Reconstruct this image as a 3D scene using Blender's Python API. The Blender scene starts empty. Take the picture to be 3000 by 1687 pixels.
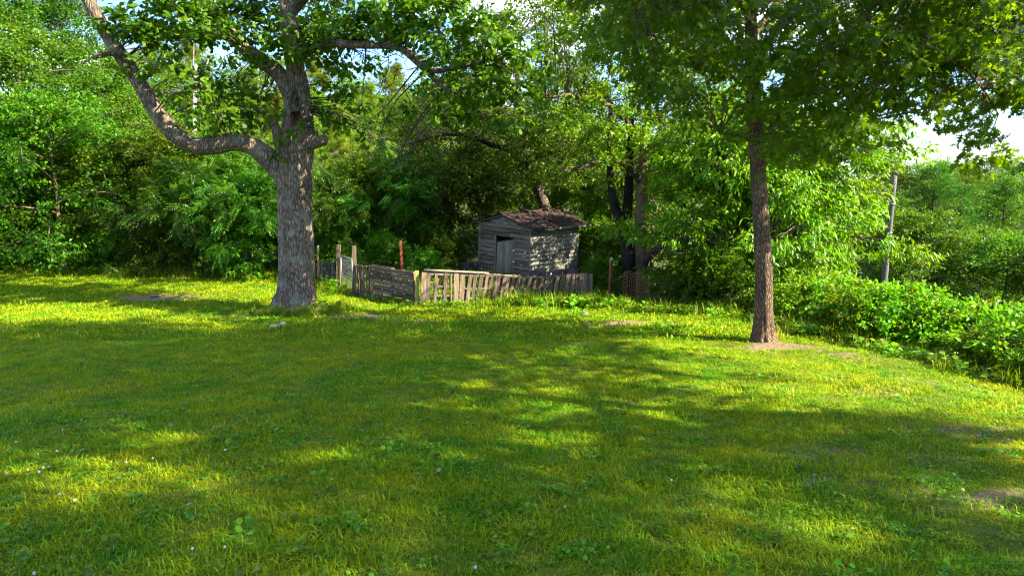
import bpy, math, random
import numpy as np
from mathutils import Vector, Matrix, noise as mnoise

# ------------------------------------------------------------------ camera, sky, sun, exposure
SC = bpy.context.scene
COL = SC.collection
PITCH = math.radians(9.5)
CAMZ = 4.0
cam_d = bpy.data.cameras.new("camera")
cam_d.sensor_width = 36.0; cam_d.lens = 24.0
cam_d.clip_start = 0.05; cam_d.clip_end = 3000.0
cam = bpy.data.objects.new("camera", cam_d); COL.objects.link(cam)
cam.location = (0, 0, CAMZ)
cam.rotation_euler = (math.pi / 2 - PITCH, 0, 0)
SC.camera = cam

SUN_EL = math.radians(37.0)
SUN_BACK = math.radians(23.0)          # sun stands to the right (+X) and a little behind the camera (-Y)
sun_dir = Vector((math.cos(SUN_EL) * math.cos(SUN_BACK), -math.cos(SUN_EL) * math.sin(SUN_BACK), math.sin(SUN_EL)))

world = bpy.data.worlds.new("World"); SC.world = world; world.use_nodes = True
wn = world.node_tree; wn.nodes.clear()
w_out = wn.nodes.new("ShaderNodeOutputWorld")
w_bg = wn.nodes.new("ShaderNodeBackground"); w_bg.inputs["Strength"].default_value = 0.15
w_sky = wn.nodes.new("ShaderNodeTexSky"); w_sky.sky_type = 'NISHITA'; w_sky.sun_disc = False
w_sky.sun_elevation = SUN_EL
w_sky.sun_rotation = math.pi / 2 + SUN_BACK
w_sky.air_density = 1.0; w_sky.dust_density = 0.4; w_sky.ozone_density = 4.0
w_tc = wn.nodes.new("ShaderNodeTexCoord")
w_map = wn.nodes.new("ShaderNodeMapping"); w_map.inputs["Scale"].default_value = (1.0, 1.0, 2.2); w_map.inputs["Location"].default_value = (2.7, 1.3, 0.4)
w_noi = wn.nodes.new("ShaderNodeTexNoise"); w_noi.inputs["Scale"].default_value = 3.2
w_noi.inputs["Detail"].default_value = 8.0; w_noi.inputs["Roughness"].default_value = 0.58
w_rmp = wn.nodes.new("ShaderNodeValToRGB")
w_rmp.color_ramp.elements[0].position = 0.515; w_rmp.color_ramp.elements[0].color = (0, 0, 0, 1)
w_rmp.color_ramp.elements[1].position = 0.635; w_rmp.color_ramp.elements[1].color = (1, 1, 1, 1)
w_mix = wn.nodes.new("ShaderNodeMix"); w_mix.data_type = 'RGBA'
w_mix.inputs["B"].default_value = (3.9, 4.0, 4.2, 1)
wn.links.new(w_tc.outputs["Generated"], w_map.inputs["Vector"])
wn.links.new(w_map.outputs["Vector"], w_noi.inputs["Vector"])
wn.links.new(w_noi.outputs["Fac"], w_rmp.inputs["Fac"])
wn.links.new(w_rmp.outputs["Color"], w_mix.inputs["Factor"])
w_hs = wn.nodes.new("ShaderNodeHueSaturation"); w_hs.inputs["Saturation"].default_value = 1.12; w_hs.inputs["Value"].default_value = 0.68
wn.links.new(w_sky.outputs["Color"], w_hs.inputs["Color"])
w_bl = wn.nodes.new("ShaderNodeMix"); w_bl.data_type = 'RGBA'; w_bl.blend_type = 'MULTIPLY'; w_bl.inputs["Factor"].default_value = 1.0
w_bl.inputs["B"].default_value = (0.70, 0.71, 0.90, 1)
wn.links.new(w_hs.outputs["Color"], w_bl.inputs["A"])
wn.links.new(w_bl.outputs["Result"], w_mix.inputs["A"])
wn.links.new(w_mix.outputs["Result"], w_bg.inputs["Color"])
wn.links.new(w_bg.outputs["Background"], w_out.inputs["Surface"])

sun_l = bpy.data.lights.new("sun", 'SUN'); sun_l.energy = 4.4; sun_l.angle = math.radians(0.53)
sun_l.color = (1.0, 0.91, 0.72)
sun_o = bpy.data.objects.new("sun", sun_l); COL.objects.link(sun_o)
sun_o.location = (20, -6, 20)
sun_o.rotation_euler = sun_dir.to_track_quat('Z', 'Y').to_euler()

SC.view_settings.view_transform = 'Standard'; SC.view_settings.look = 'None'
SC.view_settings.gamma = 1.0; SC.view_settings.use_curve_mapping = False
SC.view_settings.exposure = 2.5
SC.render.engine = 'CYCLES'
cy = SC.cycles
cy.max_bounces = 7; cy.diffuse_bounces = 5; cy.glossy_bounces = 2; cy.transmission_bounces = 5
cy.transparent_max_bounces = 4; cy.caustics_reflective = False; cy.caustics_refractive = False
cy.use_denoising = True; cy.filter_width = 1.15
cy.sample_clamp_indirect = 6.0

# ------------------------------------------------------------------ pixel (of the 3000 px photograph) -> place
CP, SP = math.cos(PITCH), math.sin(PITCH)
def P(px, py, Y):
    r = (px - 1500) / 2000.0; u = -(py - 843.5) / 2000.0
    d = (r, CP + u * SP, -SP + u * CP)
    t = Y / d[1]
    return Vector((r * t, Y, CAMZ + d[2] * t))

def softplus(a):
    return np.logaddexp(0.0, a)

def ground(x, y):
    x = np.asarray(x, float); y = np.asarray(y, float)
    z = -0.05 + 0.11 * 2.0 * softplus((20.4 - y) / 2.0)
    z = np.where(y < -2, z * 0 + (-0.05 + 0.22 * softplus((20.4 + 2) / 2.0)) - 0.02 * (y + 2), z)
    # the lawn rolls off into a valley on the right
    a = np.clip(x - 5.0, 0, None)
    drop = np.where(a < 3.2, 0.05 * a * a, 0.512 + 0.32 * (a - 3.2))
    fade = 1.0 / (1.0 + np.exp(-(y - 1.0) / 2.5))
    drop = 6.5 * np.tanh(drop / 6.5) * fade
    z = z - drop
    # wooded hillside behind the yard, and another across the valley
    hill = 0.20 * 6 * softplus((y - 47) / 6.0) * (1 / (1 + np.exp((x - 6) / 6.0)))
    hill2 = 0.13 * 8 * softplus((y - 75) / 8.0) * (1 / (1 + np.exp((x - 12) / 8.0)))
    z = z + 24 * np.tanh((hill + hill2) / 24)
    z = z + 0.035 * np.sin(x * 0.9 + 1.3) * np.sin(y * 0.7) + 0.02 * np.sin(x * 2.3 + y * 1.7)
    return z
def G(x, y): return float(ground(x, y))

# lawn outline (x, y), the mown area
LAWN = [(-60, -12), (-60, 29), (-26, 28.3), (-20, 27.3), (-14, 26.4), (-9.5, 25.6), (-7.0, 24.4), (-5.6, 22.4), (-4.2, 21.0),
        (-2.6, 19.4), (0.5, 19.6), (2.6, 19.2), (4.6, 17.6), (6.2, 15.5), (6.8, 12.6), (7.2, 9.6), (8.2, 6.5), (10.5, 2.0), (13.5, -5), (14, -12)]
def in_poly(x, y, poly):
    x = np.asarray(x); y = np.asarray(y)
    c = np.zeros(x.shape, bool); n = len(poly); j = n - 1
    for i in range(n):
        xi, yi = poly[i]; xj, yj = poly[j]
        m = ((yi > y) != (yj > y)) & (x < (xj - xi) * (y - yi) / (yj - yi + 1e-12) + xi)
        c ^= m; j = i
    return c

# bare earth: centre x, y, radius x, radius y, amount
DIRT = [(-11.6, 21.6, 1.7, 0.8, 1.0), (-5.8, 17.6, 2.1, 0.6, .75), (-3.9, 17.2, 1.3, 0.55, 1.0), (-2.6, 16.3, 1.2, .4, .75),
        (3.1, 15.8, 1.7, .5, .9), (5.0, 12.3, 1.2, .55, .6), (5.9, 11.3, 1.2, .7, .45), (4.3, 8.2, 1.2, .5, .3), (4.6, 6.4, 1.1, .45, .5),
        (3.4, 4.6, .8, .25, .6), (2.4, 4.9, .7, .3, .45), (2.9, 5.7, .9, .3, .5), (-.4, 13.2, .4, .25, .5), (4.9, 4.7, .9, .4, .6), (-15, 20.5, .8, .4, .5), (1.5, 12.6, .9, .35, .4), (6.0, 9.0, .9, .6, .35)]
def dirt_amount(x, y):
    d = np.zeros(np.shape(x))
    for cx, cy_, rx, ry, a in DIRT:
        q = ((x - cx) / rx) ** 2 + ((y - cy_) / ry) ** 2
        d = np.maximum(d, a * np.exp(-q * 1.1))
    return d

# ------------------------------------------------------------------ node helpers and materials
def new_mat(name):
    m = bpy.data.materials.new(name); m.use_nodes = True
    nt = m.node_tree; nt.nodes.clear()
    out = nt.nodes.new("ShaderNodeOutputMaterial")
    return m, nt, out
def nd(nt, kind, **kw):
    n = nt.nodes.new(kind)
    for k, v in kw.items():
        if k in n.inputs: n.inputs[k].default_value = v
        else: setattr(n, k, v)
    return n
def ramp(nt, stops):
    r = nt.nodes.new("ShaderNodeValToRGB"); e = r.color_ramp.elements
    while len(e) > 1: e.remove(e[-1])
    e[0].position = stops[0][0]; e[0].color = (*stops[0][1], 1)
    for p, c in stops[1:]:
        k = e.new(p); k.color = (*c, 1)
    return r

def c_green(cols): return cols[0][1] > cols[0][0]
def leaf_mat(name, cols, trans_boost=(1.75, 1.6, 0.3), trans=0.45, rough=0.42, spec=0.24, huevar=0.03, valvar=0.35):
    """cols: dark to light leaf colours, picked per leaf"""
    m, nt, out = new_mat(name); L = nt.links.new
    at = nd(nt, "ShaderNodeAttribute"); at.attribute_name = "rnd"
    cols = [(c_[0] * 1.16, c_[1] * 1.12, c_[2] * .35) for c_ in cols] if c_green(cols) else cols
    n = len(cols)
    r = ramp(nt, [(i / (n - 1), c) for i, c in enumerate(cols)])
    L(at.outputs["Fac"], r.inputs["Fac"])
    oi = nd(nt, "ShaderNodeObjectInfo")
    hs = nd(nt, "ShaderNodeHueSaturation")
    mh = nd(nt, "ShaderNodeMapRange"); mh.inputs["To Min"].default_value = 0.5 - huevar; mh.inputs["To Max"].default_value = 0.5 + huevar
    mv = nd(nt, "ShaderNodeMapRange"); mv.inputs["To Min"].default_value = 1 - valvar; mv.inputs["To Max"].default_value = 1 + valvar
    L(oi.outputs["Random"], mh.inputs["Value"]); L(oi.outputs["Random"], mv.inputs["Value"])
    L(mh.outputs["Result"], hs.inputs["Hue"]); L(mv.outputs["Result"], hs.inputs["Value"]); L(r.outputs["Color"], hs.inputs["Color"])
    bs = nd(nt, "ShaderNodeBsdfPrincipled"); bs.inputs["Roughness"].default_value = rough; bs.inputs["Specular IOR Level"].default_value = spec
    L(hs.outputs["Color"], bs.inputs["Base Color"])
    tm = nd(nt, "ShaderNodeMix"); tm.data_type = 'RGBA'; tm.blend_type = 'MULTIPLY'; tm.inputs["Factor"].default_value = 1.0
    tm.inputs["B"].default_value = (*trans_boost, 1)
    L(hs.outputs["Color"], tm.inputs["A"])
    tr = nd(nt, "ShaderNodeBsdfTranslucent"); L(tm.outputs["Result"], tr.inputs["Color"])
    mx = nd(nt, "ShaderNodeMixShader"); mx.inputs["Fac"].default_value = trans
    L(bs.outputs["BSDF"], mx.inputs[1]); L(tr.outputs["BSDF"], mx.inputs[2]); L(mx.outputs["Shader"], out.inputs["Surface"])
    return m

def bark_mat(name, c_dark, c_mid, c_light, scale=1.0, lichen=None, hollow=False):
    m, nt, out = new_mat(name); L = nt.links.new
    tc = nd(nt, "ShaderNodeTexCoord")
    mp = nd(nt, "ShaderNodeMapping"); mp.inputs["Scale"].default_value = (9 * scale, 9 * scale, 2.3 * scale)
    L(tc.outputs["Object"], mp.inputs["Vector"])
    no = nd(nt, "ShaderNodeTexNoise", Scale=2.6, Detail=8.0, Roughness=0.66, Distortion=1.0); L(mp.outputs["Vector"], no.inputs["Vector"])
    vo = nd(nt, "ShaderNodeTexVoronoi", Scale=1.9); vo.feature = 'DISTANCE_TO_EDGE'; L(mp.outputs["Vector"], vo.inputs["Vector"])
    mv = nd(nt, "ShaderNodeMath", operation='MULTIPLY'); mv.inputs[1].default_value = 1.6; L(vo.outputs["Distance"], mv.inputs[0])
    ad = nd(nt, "ShaderNodeMath", operation='ADD'); L(no.outputs["Fac"], ad.inputs[0]); L(mv.outputs[0], ad.inputs[1])
    mr = nd(nt, "ShaderNodeMath", operation='MULTIPLY'); mr.inputs[1].default_value = 0.72; L(ad.outputs[0], mr.inputs[0])
    r = ramp(nt, [(0.28, c_dark), (0.5, c_mid), (0.78, c_light)]); L(mr.outputs[0], r.inputs["Fac"])
    big = nd(nt, "ShaderNodeTexNoise", Scale=1.3, Detail=5.0, Roughness=0.6); L(tc.outputs["Object"], big.inputs["Vector"])
    bm_ = nd(nt, "ShaderNodeMapRange"); bm_.inputs["From Min"].default_value = .3; bm_.inputs["From Max"].default_value = .7; bm_.inputs["To Min"].default_value = .62; bm_.inputs["To Max"].default_value = 1.4; L(big.outputs["Fac"], bm_.inputs["Value"])
    hv_ = nd(nt, "ShaderNodeHueSaturation"); L(bm_.outputs["Result"], hv_.inputs["Value"]); L(r.outputs["Color"], hv_.inputs["Color"])
    col = hv_.outputs["Color"]
    if lichen:
        n2 = nd(nt, "ShaderNodeTexNoise", Scale=2.2, Detail=6.0, Roughness=0.7); L(tc.outputs["Object"], n2.inputs["Vector"])
        r2 = ramp(nt, [(0.52, (0, 0, 0)), (0.60, (1, 1, 1))]); L(n2.outputs["Fac"], r2.inputs["Fac"])
        mx = nd(nt, "ShaderNodeMix"); mx.data_type = 'RGBA'; mx.inputs["B"].default_value = (*lichen, 1)
        mf = nd(nt, "ShaderNodeMath", operation='MULTIPLY'); mf.inputs[1].default_value = 0.6; L(r2.outputs["Color"], mf.inputs[0])
        L(mf.outputs[0], mx.inputs["Factor"]); L(col, mx.inputs["A"]); col = mx.outputs["Result"]
    if hollow:
        at = nd(nt, "ShaderNodeAttribute"); at.attribute_name = "hollow"
        mx = nd(nt, "ShaderNodeMix"); mx.data_type = 'RGBA'; mx.inputs["B"].default_value = (0.10, 0.032, 0.012, 1)
        L(at.outputs["Fac"], mx.inputs["Factor"]); L(col, mx.inputs["A"]); col = mx.outputs["Result"]
    bs = nd(nt, "ShaderNodeBsdfPrincipled"); bs.inputs["Roughness"].default_value = 0.9; bs.inputs["Specular IOR Level"].default_value = 0.15
    bp = nd(nt, "ShaderNodeBump", Strength=1.0, Distance=0.06); L(mr.outputs[0], bp.inputs["Height"])
    L(col, bs.inputs["Base Color"]); L(bp.outputs["Normal"], bs.inputs["Normal"]); L(bs.outputs["BSDF"], out.inputs["Surface"])
    return m

def wood_mat(name, c0, c1, c2, bump=0.5, paint=None, paint_amt=0.5, moss=None):
    m, nt, out = new_mat(name); L = nt.links.new
    tc = nd(nt, "ShaderNodeTexCoord"); oi = nd(nt, "ShaderNodeObjectInfo")
    vm = nd(nt, "ShaderNodeVectorMath", operation='SCALE'); vm.inputs[0].default_value = (13.1, 7.7, 5.3); L(oi.outputs["Random"], vm.inputs["Scale"])
    va = nd(nt, "ShaderNodeVectorMath", operation='ADD'); L(tc.outputs["Object"], va.inputs[0]); L(vm.outputs["Vector"], va.inputs[1])
    mp = nd(nt, "ShaderNodeMapping"); mp.inputs["Scale"].default_value = (1.1, 17, 17); L(va.outputs["Vector"], mp.inputs["Vector"])
    no = nd(nt, "ShaderNodeTexNoise", Scale=2.3, Detail=7.0, Roughness=0.65, Distortion=0.3); L(mp.outputs["Vector"], no.inputs["Vector"])
    r = ramp(nt, [(0.30, c0), (0.52, c1), (0.75, c2)]); L(no.outputs["Fac"], r.inputs["Fac"])
    hs = nd(nt, "ShaderNodeHueSaturation"); mv = nd(nt, "ShaderNodeMapRange"); mv.inputs["To Min"].default_value = 0.6; mv.inputs["To Max"].default_value = 1.35
    L(oi.outputs["Random"], mv.inputs["Value"]); L(mv.outputs["Result"], hs.inputs["Value"]); L(r.outputs["Color"], hs.inputs["Color"])
    col = hs.outputs["Color"]
    for c, lo, hi, sc in ((paint, 0.62 - 0.3 * paint_amt, 0.72 - 0.3 * paint_amt, (1.5, 5, 5)), (moss, 0.52, 0.66, (2.5, 4, 4))):
        if not c: continue
        mp2 = nd(nt, "ShaderNodeMapping"); mp2.inputs["Scale"].default_value = sc; L(va.outputs["Vector"], mp2.inputs["Vector"])
        n2 = nd(nt, "ShaderNodeTexNoise", Scale=2.0, Detail=8.0, Roughness=0.72); L(mp2.outputs["Vector"], n2.inputs["Vector"])
        r2 = ramp(nt, [(lo, (0, 0, 0)), (hi, (1, 1, 1))]); L(n2.outputs["Fac"], r2.inputs["Fac"])
        mf = nd(nt, "ShaderNodeMath", operation='MULTIPLY'); mf.inputs[1].default_value = 0.7; L(r2.outputs["Color"], mf.inputs[0])
        mx = nd(nt, "ShaderNodeMix"); mx.data_type = 'RGBA'; mx.inputs["B"].default_value = (*c, 1)
        L(mf.outputs[0], mx.inputs["Factor"]); L(col, mx.inputs["A"]); col = mx.outputs["Result"]
    bs = nd(nt, "ShaderNodeBsdfPrincipled"); bs.inputs["Roughness"].default_value = 0.88; bs.inputs["Specular IOR Level"].default_value = 0.15
    bp = nd(nt, "ShaderNodeBump", Strength=bump, Distance=0.02); L(no.outputs["Fac"], bp.inputs["Height"])
    L(col, bs.inputs["Base Color"]); L(bp.outputs["Normal"], bs.inputs["Normal"]); L(bs.outputs["BSDF"], out.inputs["Surface"])
    return m

def plain_mat(name, c0, c1, scale=8.0, rough=0.7, metal=0.0, bump=0.3):
    m, nt, out = new_mat(name); L = nt.links.new
    tc = nd(nt, "ShaderNodeTexCoord")
    no = nd(nt, "ShaderNodeTexNoise", Scale=scale, Detail=7.0, Roughness=0.65); L(tc.outputs["Object"], no.inputs["Vector"])
    r = ramp(nt, [(0.35, c0), (0.65, c1)]); L(no.outputs["Fac"], r.inputs["Fac"])
    bs = nd(nt, "ShaderNodeBsdfPrincipled"); bs.inputs["Roughness"].default_value = rough; bs.inputs["Metallic"].default_value = metal
    bp = nd(nt, "ShaderNodeBump", Strength=bump, Distance=0.02); L(no.outputs["Fac"], bp.inputs["Height"])
    L(r.outputs["Color"], bs.inputs["Base Color"]); L(bp.outputs["Normal"], bs.inputs["Normal"]); L(bs.outputs["BSDF"], out.inputs["Surface"])
    return m

def grass_mat(name, g0, g1, dry, dryamt=0.5, trans=0.35):
    """blade colours: lush and yellow patches that follow the ground, dry blades here and there"""
    m, nt, out = new_mat(name); L = nt.links.new
    ge = nd(nt, "ShaderNodeNewGeometry")
    n1 = nd(nt, "ShaderNodeTexNoise", Scale=0.55, Detail=5.0, Roughness=0.62); L(ge.outputs["Position"], n1.inputs["Vector"])
    n2 = nd(nt, "ShaderNodeTexNoise", Scale=2.6, Detail=3.0, Roughness=0.6); L(ge.outputs["Position"], n2.inputs["Vector"])
    ad = nd(nt, "ShaderNodeMath", operation='ADD'); L(n1.outputs["Fac"], ad.inputs[0]); L(n2.outputs["Fac"], ad.inputs[1])
    mr = nd(nt, "ShaderNodeMapRange"); mr.inputs["From Min"].default_value = 0.75; mr.inputs["From Max"].default_value = 1.25; L(ad.outputs[0], mr.inputs["Value"])
    mx = nd(nt, "ShaderNodeMix"); mx.data_type = 'RGBA'; mx.inputs["A"].default_value = (*g0, 1); mx.inputs["B"].default_value = (*g1, 1)
    L(mr.outputs["Result"], mx.inputs["Factor"])
    at = nd(nt, "ShaderNodeAttribute"); at.attribute_name = "rnd"
    oi = nd(nt, "ShaderNodeObjectInfo")
    a2 = nd(nt, "ShaderNodeMath", operation='ADD'); L(at.outputs["Fac"], a2.inputs[0]); L(oi.outputs["Random"], a2.inputs[1])
    r = ramp(nt, [(0.0, (0, 0, 0)), (0.82, (0, 0, 0)), (0.9, (1, 1, 1))])
    ha = nd(nt, "ShaderNodeMath", operation='MULTIPLY'); ha.inputs[1].default_value = 0.5; L(a2.outputs[0], ha.inputs[0]); L(ha.outputs[0], r.inputs["Fac"])
    df = nd(nt, "ShaderNodeMath", operation='MULTIPLY'); df.inputs[1].default_value = dryamt; L(r.outputs["Color"], df.inputs[0])
    m2 = nd(nt, "ShaderNodeMix"); m2.data_type = 'RGBA'; m2.inputs["B"].default_value = (*dry, 1)
    L(df.outputs[0], m2.inputs["Factor"]); L(mx.outputs["Result"], m2.inputs["A"])
    hs = nd(nt, "ShaderNodeHueSaturation"); mv = nd(nt, "ShaderNodeMapRange"); mv.inputs["To Min"].default_value = 0.55; mv.inputs["To Max"].default_value = 1.45
    L(at.outputs["Fac"], mv.inputs["Value"]); L(mv.outputs["Result"], hs.inputs["Value"]); L(m2.outputs["Result"], hs.inputs["Color"])
    bs = nd(nt, "ShaderNodeBsdfPrincipled"); bs.inputs["Roughness"].default_value = 0.55; bs.inputs["Specular IOR Level"].default_value = 0.10
    L(hs.outputs["Color"], bs.inputs["Base Color"])
    tm = nd(nt, "ShaderNodeMix"); tm.data_type = 'RGBA'; tm.blend_type = 'MULTIPLY'; tm.inputs["Factor"].default_value = 1.0; tm.inputs["B"].default_value = (1.6, 1.45, 0.4, 1)
    L(hs.outputs["Color"], tm.inputs["A"])
    tr = nd(nt, "ShaderNodeBsdfTranslucent"); L(tm.outputs["Result"], tr.inputs["Color"])
    ms = nd(nt, "ShaderNodeMixShader"); ms.inputs["Fac"].default_value = trans
    L(bs.outputs["BSDF"], ms.inputs[1]); L(tr.outputs["BSDF"], ms.inputs[2]); L(ms.outputs["Shader"], out.inputs["Surface"])
    return m

def ground_mat():
    m, nt, out = new_mat("lawn_soil"); L = nt.links.new
    ge = nd(nt, "ShaderNodeNewGeometry")
    n1 = nd(nt, "ShaderNodeTexNoise", Scale=0.5, Detail=6.0, Roughness=0.65); L(ge.outputs["Position"], n1.inputs["Vector"])
    n2 = nd(nt, "ShaderNodeTexNoise", Scale=14.0, Detail=6.0, Roughness=0.7); L(ge.outputs["Position"], n2.inputs["Vector"])
    rg = ramp(nt, [(0.35, (0.065, 0.10, 0.006)), (0.65, (0.14, 0.16, 0.014))]); L(n1.outputs["Fac"], rg.inputs["Fac"])
    rd = ramp(nt, [(0.3, (0.09, 0.06, 0.036)), (0.55, (0.22, 0.15, 0.092)), (0.75, (0.36, 0.27, 0.185))]); L(n2.outputs["Fac"], rd.inputs["Fac"])
    at = nd(nt, "ShaderNodeAttribute"); at.attribute_name = "dirt"
    ad = nd(nt, "ShaderNodeMath", operation='ADD'); L(at.outputs["Fac"], ad.inputs[0])
    sb = nd(nt, "ShaderNodeMath", operation='MULTIPLY_ADD'); sb.inputs[1].default_value = 0.9; sb.inputs[2].default_value = -0.45; L(n2.outputs["Fac"], sb.inputs[0])
    L(sb.outputs[0], ad.inputs[1])
    rr = ramp(nt, [(0.22, (0, 0, 0)), (0.5, (1, 1, 1))]); L(ad.outputs[0], rr.inputs["Fac"])
    mx = nd(nt, "ShaderNodeMix"); mx.data_type = 'RGBA'
    L(rr.outputs["Color"], mx.inputs["Factor"]); L(rg.outputs["Color"], mx.inputs["A"]); L(rd.outputs["Color"], mx.inputs["B"])
    fa = nd(nt, "ShaderNodeAttribute"); fa.attribute_name = "floor"
    rf = ramp(nt, [(0.35, (0.030, 0.040, 0.010)), (0.55, (0.055, 0.070, 0.016)), (0.7, (0.09, 0.075, 0.035))]); L(n2.outputs["Fac"], rf.inputs["Fac"])
    m3 = nd(nt, "ShaderNodeMix"); m3.data_type = 'RGBA'; L(fa.outputs["Fac"], m3.inputs["Factor"]); L(mx.outputs["Result"], m3.inputs["A"]); L(rf.outputs["Color"], m3.inputs["B"]); mx = m3
    bs = nd(nt, "ShaderNodeBsdfPrincipled"); bs.inputs["Roughness"].default_value = 0.95; bs.inputs["Specular IOR Level"].default_value = 0.1
    bp = nd(nt, "ShaderNodeBump", Strength=0.8, Distance=0.05); L(n2.outputs["Fac"], bp.inputs["Height"])
    L(mx.outputs["Result"], bs.inputs["Base Color"]); L(bp.outputs["Normal"], bs.inputs["Normal"]); L(bs.outputs["BSDF"], out.inputs["Surface"])
    return m

M = {}
M['soil'] = ground_mat()
M['grass'] = grass_mat("grass_blades", (0.080, 0.245, 0.004), (0.315, 0.360, 0.005), (0.44, 0.33, 0.08))
M['weed'] = grass_mat("weed_blades", (0.10, 0.205, 0.006), (0.24, 0.31, 0.012), (0.42, 0.34, 0.14), 0.7)
M['broad'] = leaf_mat("broad_weed_leaf", [(0.05, 0.14, 0.012), (0.085, 0.20, 0.015), (0.15, 0.26, 0.02)], trans=0.3)
M['oak'] = leaf_mat("old_oak_leaf", [(0.030, 0.075, 0.012), (0.055, 0.115, 0.016), (0.105, 0.165, 0.018)], trans=0.42)
M['pin'] = leaf_mat("lobed_oak_leaf", [(0.028, 0.125, 0.018), (0.056, 0.19, 0.018), (0.115, 0.265, 0.018)], trans=0.58)
M['leaf'] = leaf_mat("woodland_leaf", [(0.025, 0.080, 0.010), (0.050, 0.125, 0.012), (0.110, 0.190, 0.016)], trans=0.42)
M['dark'] = leaf_mat("dark_woodland_leaf", [(0.018, 0.062, 0.014), (0.034, 0.095, 0.016), (0.075, 0.150, 0.020)], trans=0.40)
M['bright'] = leaf_mat("bright_leaf", [(0.045, 0.125, 0.010), (0.085, 0.185, 0.012), (0.16, 0.25, 0.018)], trans=0.42)
M['pinnate'] = leaf_mat("feathery_leaf", [(0.025, 0.085, 0.018), (0.045, 0.125, 0.020), (0.085, 0.170, 0.022)], trans=0.40)
M['pine'] = leaf_mat("hill_needles", [(0.070, 0.120, 0.012), (0.115, 0.175, 0.016), (0.17, 0.215, 0.022)], trans=0.3)
M['brush'] = leaf_mat("bramble_leaf", [(0.050, 0.135, 0.010), (0.095, 0.200, 0.012), (0.18, 0.27, 0.018)], trans=0.40)
M['litter'] = leaf_mat("dry_leaf", [(0.13, 0.075, 0.04), (0.24, 0.15, 0.08), (0.36, 0.27, 0.17)], trans=0.15, trans_boost=(1, 1, 1))
M['bark_oak'] = bark_mat("old_oak_bark", (0.042, 0.029, 0.019), (0.165, 0.122, 0.082), (0.31, 0.25, 0.178), 1.0, lichen=(0.27, 0.27, 0.19), hollow=True)
M['bark_pin'] = bark_mat("slender_oak_bark", (0.036, 0.021, 0.013), (0.15, 0.094, 0.058), (0.28, 0.195, 0.132), 1.9)
M['bark'] = bark_mat("woodland_bark", (0.03, 0.022, 0.017), (0.10, 0.075, 0.055), (0.21, 0.17, 0.13), 1.6)
M['bark_black'] = bark_mat("dark_bark", (0.010, 0.008, 0.007), (0.03, 0.024, 0.02), (0.07, 0.058, 0.048), 1.6)
M['bark_tan'] = bark_mat("tan_bark", (0.09, 0.055, 0.03), (0.23, 0.15, 0.085), (0.36, 0.26, 0.16), 2.0)
M['dead'] = bark_mat("dead_wood", (0.18, 0.15, 0.13), (0.36, 0.32, 0.28), (0.5, 0.46, 0.42), 1.5)
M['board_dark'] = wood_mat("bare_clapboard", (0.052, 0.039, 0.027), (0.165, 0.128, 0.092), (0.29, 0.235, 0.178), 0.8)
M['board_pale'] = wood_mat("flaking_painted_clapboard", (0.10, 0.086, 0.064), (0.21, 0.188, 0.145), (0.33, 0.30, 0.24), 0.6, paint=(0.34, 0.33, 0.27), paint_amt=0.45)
M['door'] = wood_mat("door_planks", (0.11, 0.09, 0.066), (0.26, 0.22, 0.165), (0.42, 0.37, 0.29), 0.7)
M['pallet'] = wood_mat("pallet_wood", (0.058, 0.040, 0.025), (0.16, 0.116, 0.076), (0.29, 0.22, 0.155), 0.6)
M['pallet_grey'] = wood_mat("grey_pallet_wood", (0.048, 0.034, 0.023), (0.135, 0.098, 0.068), (0.24, 0.185, 0.135), 0.6)
M['pallet_plum'] = wood_mat("plum_grey_pallet_wood", (0.04, 0.028, 0.03), (0.10, 0.075, 0.078), (0.18, 0.14, 0.14), 0.6)
M['post'] = wood_mat("tan_post_wood", (0.08, 0.055, 0.03), (0.17, 0.125, 0.072), (0.27, 0.21, 0.13), 0.5)
M['post_moss'] = wood_mat("mossy_post_wood", (0.15, 0.11, 0.03), (0.30, 0.235, 0.07), (0.40, 0.33, 0.12), 0.4, moss=(0.20, 0.22, 0.03))
M['rail'] = wood_mat("barked_rail", (0.09, 0.068, 0.048), (0.20, 0.16, 0.12), (0.32, 0.27, 0.215), 0.7)
M['pole'] = wood_mat("silvered_pole", (0.06, 0.055, 0.05), (0.11, 0.102, 0.098), (0.17, 0.16, 0.155), 0.4)
M['roof'] = plain_mat("rusted_roof_tin", (0.016, 0.010, 0.008), (0.060, 0.026, 0.016), 2.0, 0.85, 0.0, 0.5)
M['rust'] = plain_mat("red_steel", (0.20, 0.035, 0.015), (0.36, 0.075, 0.03), 20, 0.7)
M['rustwire'] = plain_mat("rusty_wire", (0.20, 0.09, 0.03), (0.42, 0.22, 0.08), 30, 0.8)
M['steel'] = plain_mat("galvanised_steel", (0.18, 0.19, 0.19), (0.30, 0.31, 0.31), 12, 0.45, 0.6)
M['white'] = plain_mat("white_cap", (0.5, 0.5, 0.48), (0.7, 0.7, 0.68), 10, 0.7)
M['stone'] = plain_mat("pale_stone", (0.32, 0.26, 0.20), (0.60, 0.53, 0.44), 9, 0.9, 0, 0.8)
M['stone_grey'] = plain_mat("grey_stone", (0.09, 0.08, 0.065), (0.19, 0.17, 0.145), 9, 0.9, 0, 0.8)
M['clover'] = plain_mat("clover_white", (0.62, 0.60, 0.54), (0.82, 0.80, 0.76), 60, 0.8)
M['stem'] = plain_mat("stem_green", (0.05, 0.13, 0.02), (0.09, 0.19, 0.03), 20, 0.6)
M['inside'] = wood_mat("shed_inside_wood", (0.03, 0.022, 0.016), (0.07, 0.052, 0.04), (0.12, 0.095, 0.075), 0.5)

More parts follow.
